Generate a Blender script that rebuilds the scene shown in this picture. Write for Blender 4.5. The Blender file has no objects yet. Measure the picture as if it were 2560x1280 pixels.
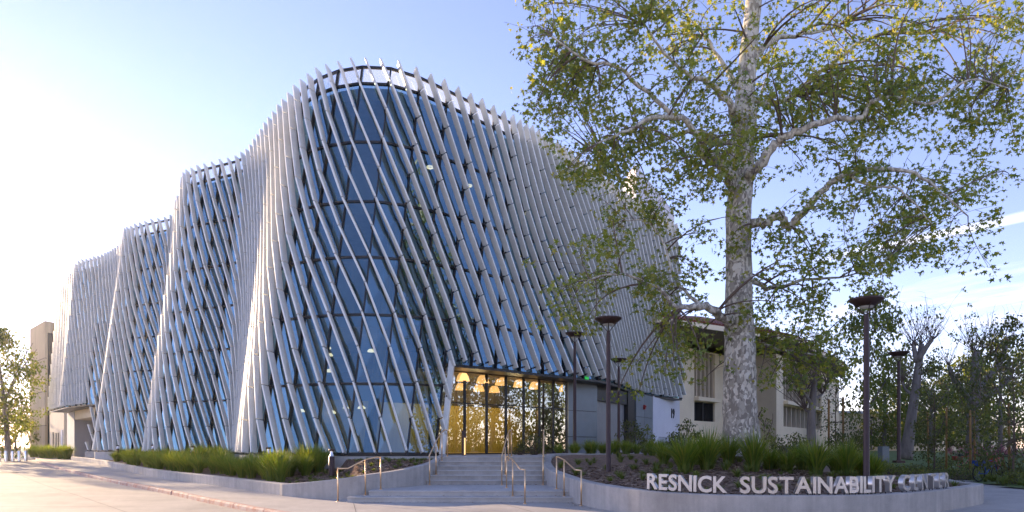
import bpy, bmesh, math, random
import numpy as np
from mathutils import Vector, Matrix
from mathutils.geometry import tessellate_polygon
R = math.radians
random.seed(11); rng = np.random.default_rng(5)
SC = bpy.context.scene
COL = SC.collection

# ------------------------------------------------------------------ camera
cam = bpy.data.cameras.new('camera'); cam.lens = 24.0; cam.sensor_width = 36.0; cam.sensor_fit = 'HORIZONTAL'
cam.shift_y = 477.0/2560.0; cam.clip_end = 5000; cam.clip_start = .1
co = bpy.data.objects.new('camera', cam); COL.objects.link(co)
co.location = (0, 0, 1.5); co.rotation_euler = (R(90), 0, 0)
SC.camera = co
F = 1706.7
# ------------------------------------------------------------------ world, sun
SUN_AZ, SUN_EL = R(-45.5), R(11.5)
w = bpy.data.worlds.new('World'); SC.world = w; w.use_nodes = True
nt = w.node_tree; N = nt.nodes; L = nt.links
for n in list(N): N.remove(n)
out = N.new('ShaderNodeOutputWorld'); bg = N.new('ShaderNodeBackground')
sky = N.new('ShaderNodeTexSky'); sky.sky_type = 'NISHITA'; sky.sun_disc = False
sky.sun_elevation = SUN_EL; sky.sun_rotation = SUN_AZ
sky.air_density = .72; sky.dust_density = .04; sky.ozone_density = 3.0
bg.inputs['Strength'].default_value = 0.14
tc = N.new('ShaderNodeTexCoord')
sep = N.new('ShaderNodeSeparateXYZ'); L.new(tc.outputs['Generated'], sep.inputs[0])
def M_(op, a, b=None, clamp=False):
    n = N.new('ShaderNodeMath'); n.operation = op; n.use_clamp = clamp
    for i, v in enumerate((a, b)):
        if v is None: continue
        if isinstance(v, (int, float)): n.inputs[i].default_value = v
        else: L.new(v, n.inputs[i])
    return n.outputs[0]
zc = M_('MAXIMUM', sep.outputs[2], .03)
px = M_('DIVIDE', sep.outputs[0], zc); py = M_('DIVIDE', sep.outputs[1], zc)
def streak(p1, p2, width, lo, hi, scale, stretch, seed, soft=1.0):
    # a cirrus band: a line in the plane of the cloud layer, broken up by stretched noise
    d = Vector((p2[0]-p1[0], p2[1]-p1[1])); ln = d.length; d /= ln
    a = M_('ADD', M_('MULTIPLY', M_('SUBTRACT', px, p1[0]), d.x), M_('MULTIPLY', M_('SUBTRACT', py, p1[1]), d.y))
    c = M_('ADD', M_('MULTIPLY', M_('SUBTRACT', px, p1[0]), -d.y), M_('MULTIPLY', M_('SUBTRACT', py, p1[1]), d.x))
    cmb = N.new('ShaderNodeCombineXYZ'); L.new(M_('MULTIPLY', a, stretch), cmb.inputs[0]); L.new(c, cmb.inputs[1]); cmb.inputs[2].default_value = seed
    nz = N.new('ShaderNodeTexNoise'); nz.inputs['Scale'].default_value = scale; nz.inputs['Detail'].default_value = 7; nz.inputs['Roughness'].default_value = .62
    L.new(cmb.outputs[0], nz.inputs['Vector'])
    mr = N.new('ShaderNodeMapRange'); mr.inputs[1].default_value = lo; mr.inputs[2].default_value = hi; L.new(nz.outputs['Fac'], mr.inputs[0])
    wob = M_('ADD', c, M_('MULTIPLY', M_('SUBTRACT', nz.outputs['Fac'], .5), width*1.2))
    band = M_('SUBTRACT', 1.0, M_('DIVIDE', M_('ABSOLUTE', wob), width), True)
    along = M_('MULTIPLY', M_('DIVIDE', M_('ADD', a, ln*.25), ln*.6, True), M_('SUBTRACT', 2.4, M_('DIVIDE', a, ln), True), True)
    return M_('MULTIPLY', M_('MULTIPLY', M_('POWER', band, soft), mr.outputs[0]), along)
c1 = streak((1.72, 3.58), (2.22, 2.96), .10, .25, .55, 3.0, .25, 1.3, .8)
c2 = streak((2.75, 5.7), (3.42, 4.35), .85, .42, .68, 1.6, .35, 4.1, .7)
c3 = streak((3.2, 8.5), (4.6, 6.2), 1.6, .45, .75, .9, .4, 8.7, .7)
cl = M_('ADD', M_('ADD', M_('MULTIPLY', c1, .75), M_('MULTIPLY', c2, .7)), M_('MULTIPLY', c3, .5), True)
cl = M_('MULTIPLY', cl, M_('MULTIPLY', M_('SUBTRACT', sep.outputs[2], .02), 25, True))
hsv = N.new('ShaderNodeMixRGB'); hsv.blend_type = 'MULTIPLY'; hsv.inputs[0].default_value = 1; hsv.inputs[2].default_value = (1.29, .81, .76, 1)
L.new(sky.outputs[0], hsv.inputs[1])
mix = N.new('ShaderNodeMixRGB'); L.new(cl, mix.inputs[0]); L.new(hsv.outputs[0], mix.inputs[1]); mix.inputs[2].default_value = (4.2, 4.0, 4.2, 1)
L.new(mix.outputs[0], bg.inputs['Color']); L.new(bg.outputs[0], out.inputs[0])
sl = bpy.data.lights.new('sun', 'SUN'); sl.energy = 2.8; sl.angle = R(.6); sl.color = (1.0, .72, .44)
so = bpy.data.objects.new('sun', sl); COL.objects.link(so)
sdir = Vector((math.sin(SUN_AZ)*math.cos(SUN_EL), math.cos(SUN_AZ)*math.cos(SUN_EL), math.sin(SUN_EL)))
so.rotation_euler = sdir.to_track_quat('Z', 'Y').to_euler(); so.location = (-30, 20, 40)
vs = SC.view_settings; SC.display_settings.display_device = 'sRGB'
vs.view_transform = 'Standard'; vs.look = 'None'; vs.gamma = 1; vs.use_curve_mapping = False
vs.exposure = 2.08
cy = SC.cycles; SC.render.engine = 'CYCLES'
cy.use_denoising = True; cy.max_bounces = 8; cy.transparent_max_bounces = 24; cy.diffuse_bounces = 3; cy.glossy_bounces = 4
cy.sample_clamp_indirect = 6; cy.caustics_reflective = False; cy.caustics_refractive = False

# ------------------------------------------------------------------ materials
def newmat(name):
    m = bpy.data.materials.new(name); m.use_nodes = True
    return m, m.node_tree.nodes, m.node_tree.links, m.node_tree.nodes['Principled BSDF']
def mat(name, col, rough=.6, metal=0, var=.15, scale=3.0, bump=0, bscale=40, spec=.5, col2=None, stretch=None, detail=6):
    m, n, l, p = newmat(name)
    p.inputs['Roughness'].default_value = rough; p.inputs['Metallic'].default_value = metal
    p.inputs['Specular IOR Level'].default_value = spec
    t = n.new('ShaderNodeTexCoord'); v = t.outputs['Object']
    if stretch:
        mp = n.new('ShaderNodeMapping'); mp.inputs['Scale'].default_value = stretch; l.new(v, mp.inputs[0]); v = mp.outputs[0]
    a = n.new('ShaderNodeTexNoise'); a.inputs['Scale'].default_value = scale; a.inputs['Detail'].default_value = detail; a.inputs['Roughness'].default_value = .65
    l.new(v, a.inputs['Vector'])
    r = n.new('ShaderNodeValToRGB'); l.new(a.outputs['Fac'], r.inputs[0])
    c = np.array(col); c2 = np.array(col2) if col2 else c*(1+var)
    c1 = c*(1-var) if not col2 else c
    r.color_ramp.elements[0].position = .32; r.color_ramp.elements[1].position = .68
    r.color_ramp.elements[0].color = (*c1, 1); r.color_ramp.elements[1].color = (*np.minimum(c2, 1), 1)
    l.new(r.outputs[0], p.inputs['Base Color'])
    if bump:
        b = n.new('ShaderNodeTexNoise'); b.inputs['Scale'].default_value = bscale; b.inputs['Detail'].default_value = 4; l.new(v, b.inputs['Vector'])
        bb = n.new('ShaderNodeBump'); bb.inputs['Strength'].default_value = bump; bb.inputs['Distance'].default_value = .02
        l.new(b.outputs['Fac'], bb.inputs['Height']); l.new(bb.outputs[0], p.inputs['Normal'])
    return m
def concmat(name, col, streak=0.0, spots=True, rough=.88, bump=.2):
    m, n, l, p = newmat(name); p.inputs['Roughness'].default_value = rough; p.inputs['Specular IOR Level'].default_value = .35
    t = n.new('ShaderNodeTexCoord'); v = t.outputs['Object']
    def noise(sc, det=6, st=None, r_=.65):
        vv = v
        if st:
            mp = n.new('ShaderNodeMapping'); mp.inputs['Scale'].default_value = st; l.new(v, mp.inputs[0]); vv = mp.outputs[0]
        a = n.new('ShaderNodeTexNoise'); a.inputs['Scale'].default_value = sc; a.inputs['Detail'].default_value = det; a.inputs['Roughness'].default_value = r_; l.new(vv, a.inputs['Vector']); return a.outputs['Fac']
    def rng_(x, a, b, lo, hi):
        r = n.new('ShaderNodeMapRange'); r.inputs[1].default_value = a; r.inputs[2].default_value = b; r.inputs[3].default_value = lo; r.inputs[4].default_value = hi; l.new(x, r.inputs[0]); return r.outputs[0]
    def mul(a, b):
        q = n.new('ShaderNodeMath'); q.operation = 'MULTIPLY'; l.new(a, q.inputs[0]); l.new(b, q.inputs[1]); return q.outputs[0]
    f = mul(rng_(noise(.55), .3, .7, .80, 1.12), rng_(noise(4.5), .3, .7, .90, 1.08)); fine = noise(95, 3); f = mul(f, rng_(fine, .3, .7, .88, 1.1))
    if streak: f = mul(f, rng_(noise(1.0, 5, (3.5, 3.5, .22)), .42, .75, 1.04, 1-streak))
    if spots:
        w_ = n.new('ShaderNodeTexVoronoi'); w_.inputs['Scale'].default_value = 1.1; l.new(v, w_.inputs['Vector']); f = mul(f, rng_(w_.outputs['Distance'], .03, .06, .62, 1.0))
        w2 = n.new('ShaderNodeTexVoronoi'); w2.inputs['Scale'].default_value = 4.7; l.new(v, w2.inputs['Vector']); f = mul(f, rng_(w2.outputs['Distance'], .04, .10, .82, 1.0))
    mx = n.new('ShaderNodeMixRGB'); mx.blend_type = 'MULTIPLY'; mx.inputs[0].default_value = 1; mx.inputs[1].default_value = (*col, 1); l.new(f, mx.inputs[2]); l.new(mx.outputs[0], p.inputs['Base Color'])
    b = n.new('ShaderNodeBump'); b.inputs['Strength'].default_value = bump; b.inputs['Distance'].default_value = .012; l.new(fine, b.inputs['Height']); l.new(b.outputs[0], p.inputs['Normal'])
    return m
def emit(name, col, s):
    m, n, l, p = newmat(name)
    p.inputs['Base Color'].default_value = (*col, 1); p.inputs['Emission Color'].default_value = (*col, 1); p.inputs['Emission Strength'].default_value = s
    return m
def glassmat(name, tint, refl, base, top, rough=.0, white_mix=0):
    m, n, l, p = newmat(name); n.remove(p)
    o = n['Material Output']
    tr = n.new('ShaderNodeBsdfTransparent'); tr.inputs[0].default_value = (*tint, 1)
    gl = n.new('ShaderNodeBsdfGlossy'); gl.inputs[0].default_value = (*refl, 1); gl.inputs['Roughness'].default_value = rough
    lw = n.new('ShaderNodeLayerWeight'); lw.inputs[0].default_value = .35
    mr = n.new('ShaderNodeMapRange'); l.new(lw.outputs['Facing'], mr.inputs[0]); mr.inputs[3].default_value = base; mr.inputs[4].default_value = top
    mx = n.new('ShaderNodeMixShader'); l.new(mr.outputs[0], mx.inputs[0]); l.new(tr.outputs[0], mx.inputs[1]); l.new(gl.outputs[0], mx.inputs[2])
    # every pane sits a hair out of true
    g = n.new('ShaderNodeNewGeometry'); t = n.new('ShaderNodeTexCoord')
    nz = n.new('ShaderNodeTexNoise'); nz.inputs['Scale'].default_value = .5; nz.inputs['Detail'].default_value = 1; l.new(t.outputs['Object'], nz.inputs[0])
    bp = n.new('ShaderNodeBump'); bp.inputs['Strength'].default_value = .04; bp.inputs['Distance'].default_value = .1; l.new(nz.outputs[0], bp.inputs['Height']); l.new(bp.outputs[0], gl.inputs['Normal'])
    if white_mix:                                   # mixes some plain white into the roof-edge glass
        df = n.new('ShaderNodeBsdfDiffuse'); df.inputs[0].default_value = (.8, .83, .82, 1); tl = n.new('ShaderNodeBsdfTranslucent'); tl.inputs[0].default_value = (.8, .83, .82, 1)
        m2 = n.new('ShaderNodeMixShader'); l.new(df.outputs[0], m2.inputs[1]); l.new(tl.outputs[0], m2.inputs[2]); m3 = n.new('ShaderNodeMixShader'); m3.inputs[0].default_value = white_mix
        l.new(mx.outputs[0], m3.inputs[1]); l.new(m2.outputs[0], m3.inputs[2]); mx = m3
    l.new(mx.outputs[0], o.inputs[0])
    return m
def leafmat(name, cols, trans=.45, rough=.5):
    m, n, l, p = newmat(name); n.remove(p); o = n['Material Output']
    g = n.new('ShaderNodeNewGeometry'); r = n.new('ShaderNodeValToRGB'); l.new(g.outputs['Random Per Island'], r.inputs[0])
    e = r.color_ramp.elements
    while len(e) < len(cols): e.new(.5)
    for i, c in enumerate(cols): e[i].position = i/(len(cols)-1); e[i].color = (*c, 1)
    d = n.new('ShaderNodeBsdfDiffuse'); t = n.new('ShaderNodeBsdfTranslucent'); gl = n.new('ShaderNodeBsdfGlossy'); gl.inputs['Roughness'].default_value = rough
    gl.inputs[0].default_value = (.8, .85, .8, 1)
    l.new(r.outputs[0], d.inputs[0])
    b = n.new('ShaderNodeMixRGB'); b.blend_type = 'MULTIPLY'; b.inputs[0].default_value = 1; b.inputs[2].default_value = (2.6, 2.2, .9, 1)
    l.new(r.outputs[0], b.inputs[1]); l.new(b.outputs[0], t.inputs[0])
    m1 = n.new('ShaderNodeMixShader'); m1.inputs[0].default_value = trans; l.new(d.outputs[0], m1.inputs[1]); l.new(t.outputs[0], m1.inputs[2])
    m2 = n.new('ShaderNodeMixShader'); m2.inputs[0].default_value = .06; l.new(m1.outputs[0], m2.inputs[1]); l.new(gl.outputs[0], m2.inputs[2])
    l.new(m2.outputs[0], o.inputs[0])
    return m
def barkmat():
    m, n, l, p = newmat('sycamore_bark'); p.inputs['Roughness'].default_value = .85
    t = n.new('ShaderNodeTexCoord'); mp = n.new('ShaderNodeMapping'); mp.inputs['Scale'].default_value = (1, 1, .6); l.new(t.outputs['Object'], mp.inputs[0])
    nz = n.new('ShaderNodeTexNoise'); nz.inputs['Scale'].default_value = 3.2; nz.inputs['Detail'].default_value = 4; l.new(mp.outputs[0], nz.inputs['Vector'])
    nm = n.new('ShaderNodeMixRGB'); nm.inputs[0].default_value = .25; l.new(mp.outputs[0], nm.inputs[1]); l.new(nz.outputs['Color'], nm.inputs[2])
    v1 = n.new('ShaderNodeTexVoronoi'); v1.inputs['Scale'].default_value = 19; l.new(nm.outputs[0], v1.inputs['Vector'])
    sp = n.new('ShaderNodeSeparateColor'); l.new(v1.outputs['Color'], sp.inputs[0])
    # the share of pale patches grows towards the top of the trunk, as the old bark has been shed there
    sx = n.new('ShaderNodeSeparateXYZ'); l.new(t.outputs['Object'], sx.inputs[0])
    hz = n.new('ShaderNodeMapRange'); hz.inputs[1].default_value = 1; hz.inputs[2].default_value = 13; hz.inputs[3].default_value = -.02; hz.inputs[4].default_value = .42; l.new(sx.outputs[2], hz.inputs[0])
    n2 = n.new('ShaderNodeTexNoise'); n2.inputs['Scale'].default_value = 1.4; n2.inputs['Detail'].default_value = 5; l.new(mp.outputs[0], n2.inputs['Vector'])
    a1 = n.new('ShaderNodeMath'); l.new(sp.outputs[0], a1.inputs[0]); l.new(hz.outputs[0], a1.inputs[1])
    a2 = n.new('ShaderNodeMath'); l.new(a1.outputs[0], a2.inputs[0]); 
    a3 = n.new('ShaderNodeMath'); a3.operation = 'MULTIPLY_ADD'; l.new(n2.outputs[0], a3.inputs[0]); a3.inputs[1].default_value = .9; a3.inputs[2].default_value = -.45; l.new(a3.outputs[0], a2.inputs[1])
    r = n.new('ShaderNodeValToRGB'); r.color_ramp.interpolation = 'CONSTANT'; l.new(a2.outputs[0], r.inputs[0])
    e = r.color_ramp.elements
    for pos, c in ((.0, (.25, .22, .18)), (.35, (.36, .325, .27)), (.62, (.44, .40, .33)), (.82, (.66, .60, .50)), (.97, (.70, .66, .57))):
        k = e.new(pos) if pos not in (0.,) else e[0]; k.color = (*c, 1)
    e.remove(e[-1])
    l.new(r.outputs[0], p.inputs['Base Color'])
    n3 = n.new('ShaderNodeTexNoise'); n3.inputs['Scale'].default_value = 14; n3.inputs['Detail'].default_value = 6; l.new(mp.outputs[0], n3.inputs['Vector'])
    ad = n.new('ShaderNodeMath'); ad.operation = 'MULTIPLY_ADD'; l.new(sp.outputs[0], ad.inputs[0]); ad.inputs[1].default_value = -.6; l.new(n3.outputs[0], ad.inputs[2])
    bp = n.new('ShaderNodeBump'); bp.inputs['Strength'].default_value = .5; bp.inputs['Distance'].default_value = .03; l.new(ad.outputs[0], bp.inputs['Height']); l.new(bp.outputs[0], p.inputs['Normal'])
    return m
MT = dict(
 fin=mat('fin_aluminium', (.80, .80, .75), .5, .08, .09, 1.3, .05, 300, .35),
 dark=mat('dark_frame', (.025, .028, .032), .4, .4, .1),
 glass=glassmat('blue_glass', (.30, .42, .47), (.38, .64, .80), .22, .80),
 clear=glassmat('parapet_glass', (.80, .88, .88), (.9, .95, 1), .14, .8, white_mix=.25),
 lobby=glassmat('lobby_glass', (.78, .80, .72), (.85, .9, .9), .26, .95),
 slab=mat('floor_slab', (.32, .31, .29), .8),
 core=mat('core_wall', (.34, .31, .27), .8, 0, .1, 1),
 wood=mat('wood', (.40, .27, .12), .5, 0, .2, 2, stretch=(6, 6, .5)),
 goldwood=mat('lobby_wood', (.50, .36, .075), .45, 0, .12, 2, stretch=(8, 8, .4)),
 concrete=concmat('planter_concrete', (.47, .44, .405), .22, False),
 stepc=concmat('step_concrete', (.52, .50, .475), 0, True),
 walk=concmat('sidewalk_concrete', (.47, .44, .40)),
 road=concmat('road_concrete', (.42, .385, .34)),
 kerb=mat('red_kerb', (.40, .17, .13), .85, 0, .1, 3, .3, 50, col2=(.52, .45, .40)),
 joint=mat('joint_dark', (.12, .11, .10), .9),
 soil=mat('mulch_soil', (.135, .085, .055), .95, 0, .3, 9, .9, 40, col2=(.29, .195, .135)),
 chip=leafmat('bark_chip', [(.10, .06, .04), (.26, .17, .115), (.42, .31, .22)], 0),
 steel=mat('stainless', (.88, .60, .34), .32, .85, .05, 5),
 letter=mat('letter_metal', (.60, .57, .55), .34, .7, .04, 3, .03, 200),
 bronze=mat('bronze_post', (.055, .030, .027), .45, .3, .15, 6),
 silver=mat('silver_cap', (.65, .65, .66), .25, .9),
 lens=mat('lamp_lens', (.62, .62, .58), .3),
 panel=mat('zinc_panel', (.20, .235, .255), .45, .3, .1, .8, .04, 100),
 shutter=mat('roller_shutter', (.30, .31, .32), .45, .4, .08, 2),
 white=mat('white_render', (.66, .66, .70), .85, 0, .05, .8, .1, 80),
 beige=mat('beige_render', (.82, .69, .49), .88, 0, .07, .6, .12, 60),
 beiged=mat('beige_trim_and_shade', (.60, .50, .37), .88, 0, .07, 1),
 tan=mat('tan_concrete', (.52, .41, .27), .9, 0, .12, .5, .15, 20, stretch=(3, 3, .3)),
 tile=mat('roof_tile', (.24, .075, .045), .8, 0, .3, 5),
 eave=mat('eave_boards', (.20, .155, .12), .85, 0, .15, 2),
 window=glassmat('window_glass', (.15, .17, .17), (.8, .85, .9), .3, .95),
 grass=leafmat('strap_grass', [(.07, .13, .016), (.11, .18, .020), (.15, .22, .024), (.26, .25, .05)], .48),
 tuft=leafmat('tuft_grass', [(.06, .11, .015), (.11, .16, .025), (.18, .20, .06)], .35),
 lawn=mat('lawn_ground', (.09, .15, .035), .95, 0, .4, 2.5, .6, 40, col2=(.16, .20, .06)),
 earth=mat('far_ground', (.10, .095, .06), .95, 0, .2, .05),
 syc=leafmat('sycamore_leaf', [(.08, .13, .015), (.13, .185, .02), (.19, .23, .026), (.27, .25, .035)], .52),
 leafd=leafmat('dark_leaf', [(.04, .06, .014), (.07, .09, .018), (.11, .12, .026)], .4),
 leafm=leafmat('mid_leaf', [(.07, .105, .015), (.11, .15, .022), (.17, .19, .035)], .5),
 leafy=leafmat('bright_leaf', [(.06, .10, .014), (.10, .14, .02), (.16, .17, .03)], .5),
 bark=barkmat(),
 bark2=mat('grey_bark', (.20, .175, .155), .9, 0, .3, 5, .5, 20, stretch=(1, 1, .25)),
 twig=mat('twig_bark', (.15, .11, .085), .9, 0, .2, 5),
 stake=mat('lodgepole_stake', (.30, .17, .055), .8, 0, .2, 4, stretch=(4, 4, .4)),
 black=mat('black_rubber', (.015, .015, .015), .6),
 blue=mat('blue_paint', (.02, .07, .30), .35),
 red=mat('red_paint', (.35, .03, .03), .4),
 pink=leafmat('pink_flower', [(.30, .06, .15), (.42, .14, .25)], .25),
 shade=emit('pendant_shade', (1.0, .55, .20), .42),
 ring=emit('ring_light', (1.0, .72, .42), .7),
 green=emit('exit_sign_green', (.03, .5, .08), .15),
 strip=emit('bollard_light', (1.0, .6, .22), .35),
)
# ------------------------------------------------------------------ geometry helpers
class MB:
    def __init__(s): s.v = []; s.f = []
    def add(s, vs, fs):
        o = len(s.v); s.v.extend([tuple(map(float, x)) for x in vs]); s.f.extend([tuple(i+o for i in f) for f in fs])
    def box(s, c, sx, sy, sz, rz=0.0):
        c = Vector(c); m = Matrix.Rotation(rz, 3, 'Z')
        vs = [c + m @ Vector((x*sx/2, y*sy/2, z*sz/2)) for z in (-1, 1) for y in (-1, 1) for x in (-1, 1)]
        s.add(vs, [(0, 2, 3, 1), (4, 5, 7, 6), (0, 1, 5, 4), (2, 6, 7, 3), (0, 4, 6, 2), (1, 3, 7, 5)])
    def beam(s, a, b, wd, ht, up=(0, 0, 1)):
        a = Vector(a); b = Vector(b); d = (b-a).normalized(); u = Vector(up); x = d.cross(u)
        if x.length < 1e-4: x = d.cross(Vector((1, 0, 0)))
        x.normalize(); u = x.cross(d)
        vs = [p + x*i*wd/2 + u*j*ht/2 for p in (a, b) for i, j in ((-1, -1), (1, -1), (1, 1), (-1, 1))]
        s.add(vs, [(0, 1, 2, 3), (7, 6, 5, 4), (0, 4, 5, 1), (1, 5, 6, 2), (2, 6, 7, 3), (3, 7, 4, 0)])
    def tube(s, pts, rad, n=8, cap=True):
        pts = [Vector(p) for p in pts]; k = len(pts)
        if not hasattr(rad, '__len__'): rad = [rad]*k
        ref = None; rings = []
        for i, p in enumerate(pts):
            d = (pts[min(i+1, k-1)] - pts[max(i-1, 0)])
            d = d.normalized() if d.length > 1e-9 else Vector((0, 0, 1))
            if ref is None: ref = d.orthogonal().normalized()
            ref = (ref - d*ref.dot(d)); ref = ref.normalized() if ref.length > 1e-6 else d.orthogonal().normalized()
            y = d.cross(ref)
            rings.append([p + (ref*math.cos(2*math.pi*j/n) + y*math.sin(2*math.pi*j/n))*rad[i] for j in range(n)])
        fs = [(i*n+j, i*n+(j+1) % n, (i+1)*n+(j+1) % n, (i+1)*n+j) for i in range(k-1) for j in range(n)]
        if cap: fs += [tuple(reversed(range(n))), tuple((k-1)*n+j for j in range(n))]
        s.add([q for r in rings for q in r], fs)
    def lathe(s, prof, n=20, c=(0, 0, 0)):
        c = Vector(c)
        vs = [c + Vector((r*math.cos(2*math.pi*j/n), r*math.sin(2*math.pi*j/n), z)) for r, z in prof for j in range(n)]
        fs = [(i*n+j, i*n+(j+1) % n, (i+1)*n+(j+1) % n, (i+1)*n+j) for i in range(len(prof)-1) for j in range(n)]
        s.add(vs, fs)
    def prism(s, poly, z0, z1):
        n = len(poly)
        ar = sum(poly[i][0]*poly[(i+1) % n][1]-poly[(i+1) % n][0]*poly[i][1] for i in range(n))
        if ar < 0: poly = poly[::-1]
        tri = tessellate_polygon([[Vector((p[0], p[1], 0)) for p in poly]])
        fs = []
        for t in tri:
            a, b, c = t
            cr = (poly[b][0]-poly[a][0])*(poly[c][1]-poly[a][1])-(poly[b][1]-poly[a][1])*(poly[c][0]-poly[a][0])
            if cr < 0: b, c = c, b
            fs += [(n+a, n+b, n+c), (a, c, b)]
        fs += [(i, (i+1) % n, n+(i+1) % n, n+i) for i in range(n)]
        s.add([(p[0], p[1], z0) for p in poly] + [(p[0], p[1], z1) for p in poly], fs)
    def mesh(s, name, m, smooth=False):
        me = bpy.data.meshes.new(name); me.from_pydata(s.v, [], s.f)
        if m is not None: me.materials.append(MT[m] if isinstance(m, str) else m)
        if smooth: me.polygons.foreach_set('use_smooth', [True]*len(me.polygons))
        me.update(); return me
    def build(s, name, m, parent=None, smooth=False, kind=None, label=None):
        return link(name, s.mesh(name, m, smooth), parent, kind, label)
def link(name, me, parent=None, kind=None, label=None):
    o = bpy.data.objects.new(name, me); COL.objects.link(o)
    if parent is not None: o.parent = parent; o.matrix_parent_inverse = Matrix.Identity(4)
    if kind: o['kind'] = kind
    if label: o['label'] = label
    return o
def thing(name, label, cat, loc=(0, 0, 0), rz=0, group=None):
    o = bpy.data.objects.new(name, None); COL.objects.link(o); o.location = loc; o.rotation_euler = (0, 0, rz)
    o.empty_display_size = .2
    return tag(o, label, cat, group)
def tag(o, label, cat, group=None):
    o['label'] = label; o['category'] = cat
    if group: o['group'] = group
    return o
def dup(root, loc, rz=0, label=None, scale=None):
    r = root.copy(); COL.objects.link(r); r.location = loc; r.rotation_euler = (0, 0, rz)
    if scale: r.scale = scale
    if label: r['label'] = label
    for ch in root.children:
        c = ch.copy(); COL.objects.link(c); c.parent = r
        for g in ch.children:
            d = g.copy(); COL.objects.link(d); d.parent = c
    return r
def catmull(pts, n):
    P = np.array(pts, float); P = np.vstack([2*P[0]-P[1], P, 2*P[-1]-P[-2]]); res = []
    for i in range(1, len(P)-2):
        for t in np.linspace(0, 1, n, endpoint=False):
            a, b, c, d = P[i-1], P[i], P[i+1], P[i+2]
            res.append(.5*((2*b)+(-a+c)*t+(2*a-5*b+4*c-d)*t*t+(-a+3*b-3*c+d)*t**3))
    res.append(P[-2]); return np.array(res)
def inpoly(poly, X, Y):
    X = np.asarray(X, float); Y = np.asarray(Y, float); r = np.zeros(X.shape, bool); n = len(poly); j = n-1
    for i in range(n):
        xi, yi = poly[i][:2]; xj, yj = poly[j][:2]
        if yi != yj: r ^= ((yi > Y) != (yj > Y)) & (X < (xj-xi)*(Y-yi)/(yj-yi)+xi)
        j = i
    return r
def offset_path(P, d):
    P = np.array(P)[:, :2]; t = np.gradient(P, axis=0); t /= np.linalg.norm(t, axis=1)[:, None]+1e-9
    return P + np.stack([-t[:, 1], t[:, 0]], 1)*d          # positive = to the left of travel
def uv(u, v, Y): return Vector(((u-1280)/F*Y, Y, 1.5+(1117-v)/F*Y))
WORLDP = set()
def wthing(name, label, cat, loc, group=None):
    o = thing(name, label, cat, loc, 0, group); WORLDP.add(o.name); return o
_link = link
def link(name, me, parent=None, kind=None, label=None):
    o = _link(name, me, parent, kind, label)
    if parent is not None and parent.name in WORLDP: o.location = -Vector(parent.location)
    return o
# ------------------------------------------------------------------ GROUND
ZB = 1.16
g = MB(); g.add([(-900, -600, -.4), (900, -600, -.4), (900, 1800, -.4), (-900, 1800, -.4)], [(0, 1, 2, 3)])
g.build('ground', 'earth', kind='structure')
def zst(y): return .01*max(0.0, y-20)          # the street climbs gently away from the corner
kerb = catmull([(-66, 94), (-53, 76), (-40, 57.5), (-28.5, 42.9), (-18.3, 30.6), (-11.3, 22.7), (-5.34, 15.7), (-1.2, 11.2), (4.5, 6.5), (13, 2), (40, -4)], 14)
def slab(polys, z0, z1, name, m_):
    q = MB()
    for P, tilt in polys:
        k = len(q.v); q.prism(P, z0, z1)
        if tilt: q.v[k:] = [(x, y, z+zst(y)) for x, y, z in q.v[k:]]
    return q.build(name, m_, kind='structure')
K = [tuple(p) for p in kerb]; kx20 = float(np.interp(20, kerb[::-1, 1], kerb[::-1, 0]))
Ka = [p for p in K if p[1] > 20.01]; Kb = [p for p in K if p[1] < 19.99]
road = slab([([(kx20, 20)]+Kb+[(40, -40), (-120, -40), (-120, 20)], False), (Ka+[(kx20, 20), (-120, 20), (-120, 110), (-72, 110)], True)], -.39, -.13, 'road', 'road')
inn = offset_path(kerb, .16); I = [tuple(p) for p in inn]; ix20 = float(np.interp(20, inn[::-1, 1], inn[::-1, 0])); Ia = [p for p in I if p[1] > 20.01]; Ib = [p for p in I if p[1] < 19.99]
sidewalk = slab([([(ix20, 20)]+Ib+[(60, -4), (60, 20)], False), (Ia+[(ix20, 20), (-2.2, 20), (-2.2, 40), (-20, 66), (-50, 104), (-66, 104)], True), ([(-2.2, 20), (60, 20), (60, 34), (30, 60), (14, 50), (5, 34), (-2.2, 34)], False)], -.38, 0.0, 'sidewalk', 'walk')
# kerb stones, each its own piece
kd = np.concatenate([[0], np.cumsum(np.linalg.norm(np.diff(kerb, axis=0), axis=1))])
def at(path, d, s):
    return np.array([np.interp(s, d, path[:, k]) for k in range(path.shape[1])])
kb = wthing('kerb', 'long curving street kerb with faded red paint between road and sidewalk', 'kerb', (-5.34, 15.7, -.13))
s = 8.0
while s < kd[-1]-30:
    ln = 1.8 + .5*random.random(); e = min(s+ln, kd[-1]); b = MB(); q = [at(kerb, kd, x) for x in np.linspace(s, e-.035, 4)]
    dz = random.uniform(-.004, .004); no = [p for p in offset_path(np.array(q), .165)]
    vs = []
    for a, c in zip(q, no):
        f = (np.array(a)-np.array(c)); f = f/np.linalg.norm(f)
        zz = zst(a[1]); vs += [(*(np.array(a)+f*.03), zz-.2), (*(np.array(a)+f*.012), zz-.03+dz), (*(np.array(a)-f*.02), zz+.008+dz), (*c, zz+.006+dz), (*c, zz-.2)]
    fs = [(i*5+j, i*5+j+1, (i+1)*5+j+1, (i+1)*5+j) for i in range(3) for j in range(4)] + [(4, 3, 2, 1, 0), (15, 16, 17, 18, 19)]
    b.add(vs, [tuple(reversed(f)) for f in fs]); b.build('kerb_stone', 'kerb', kb)
    s = e if random.random() > .12 else e+.12
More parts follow.
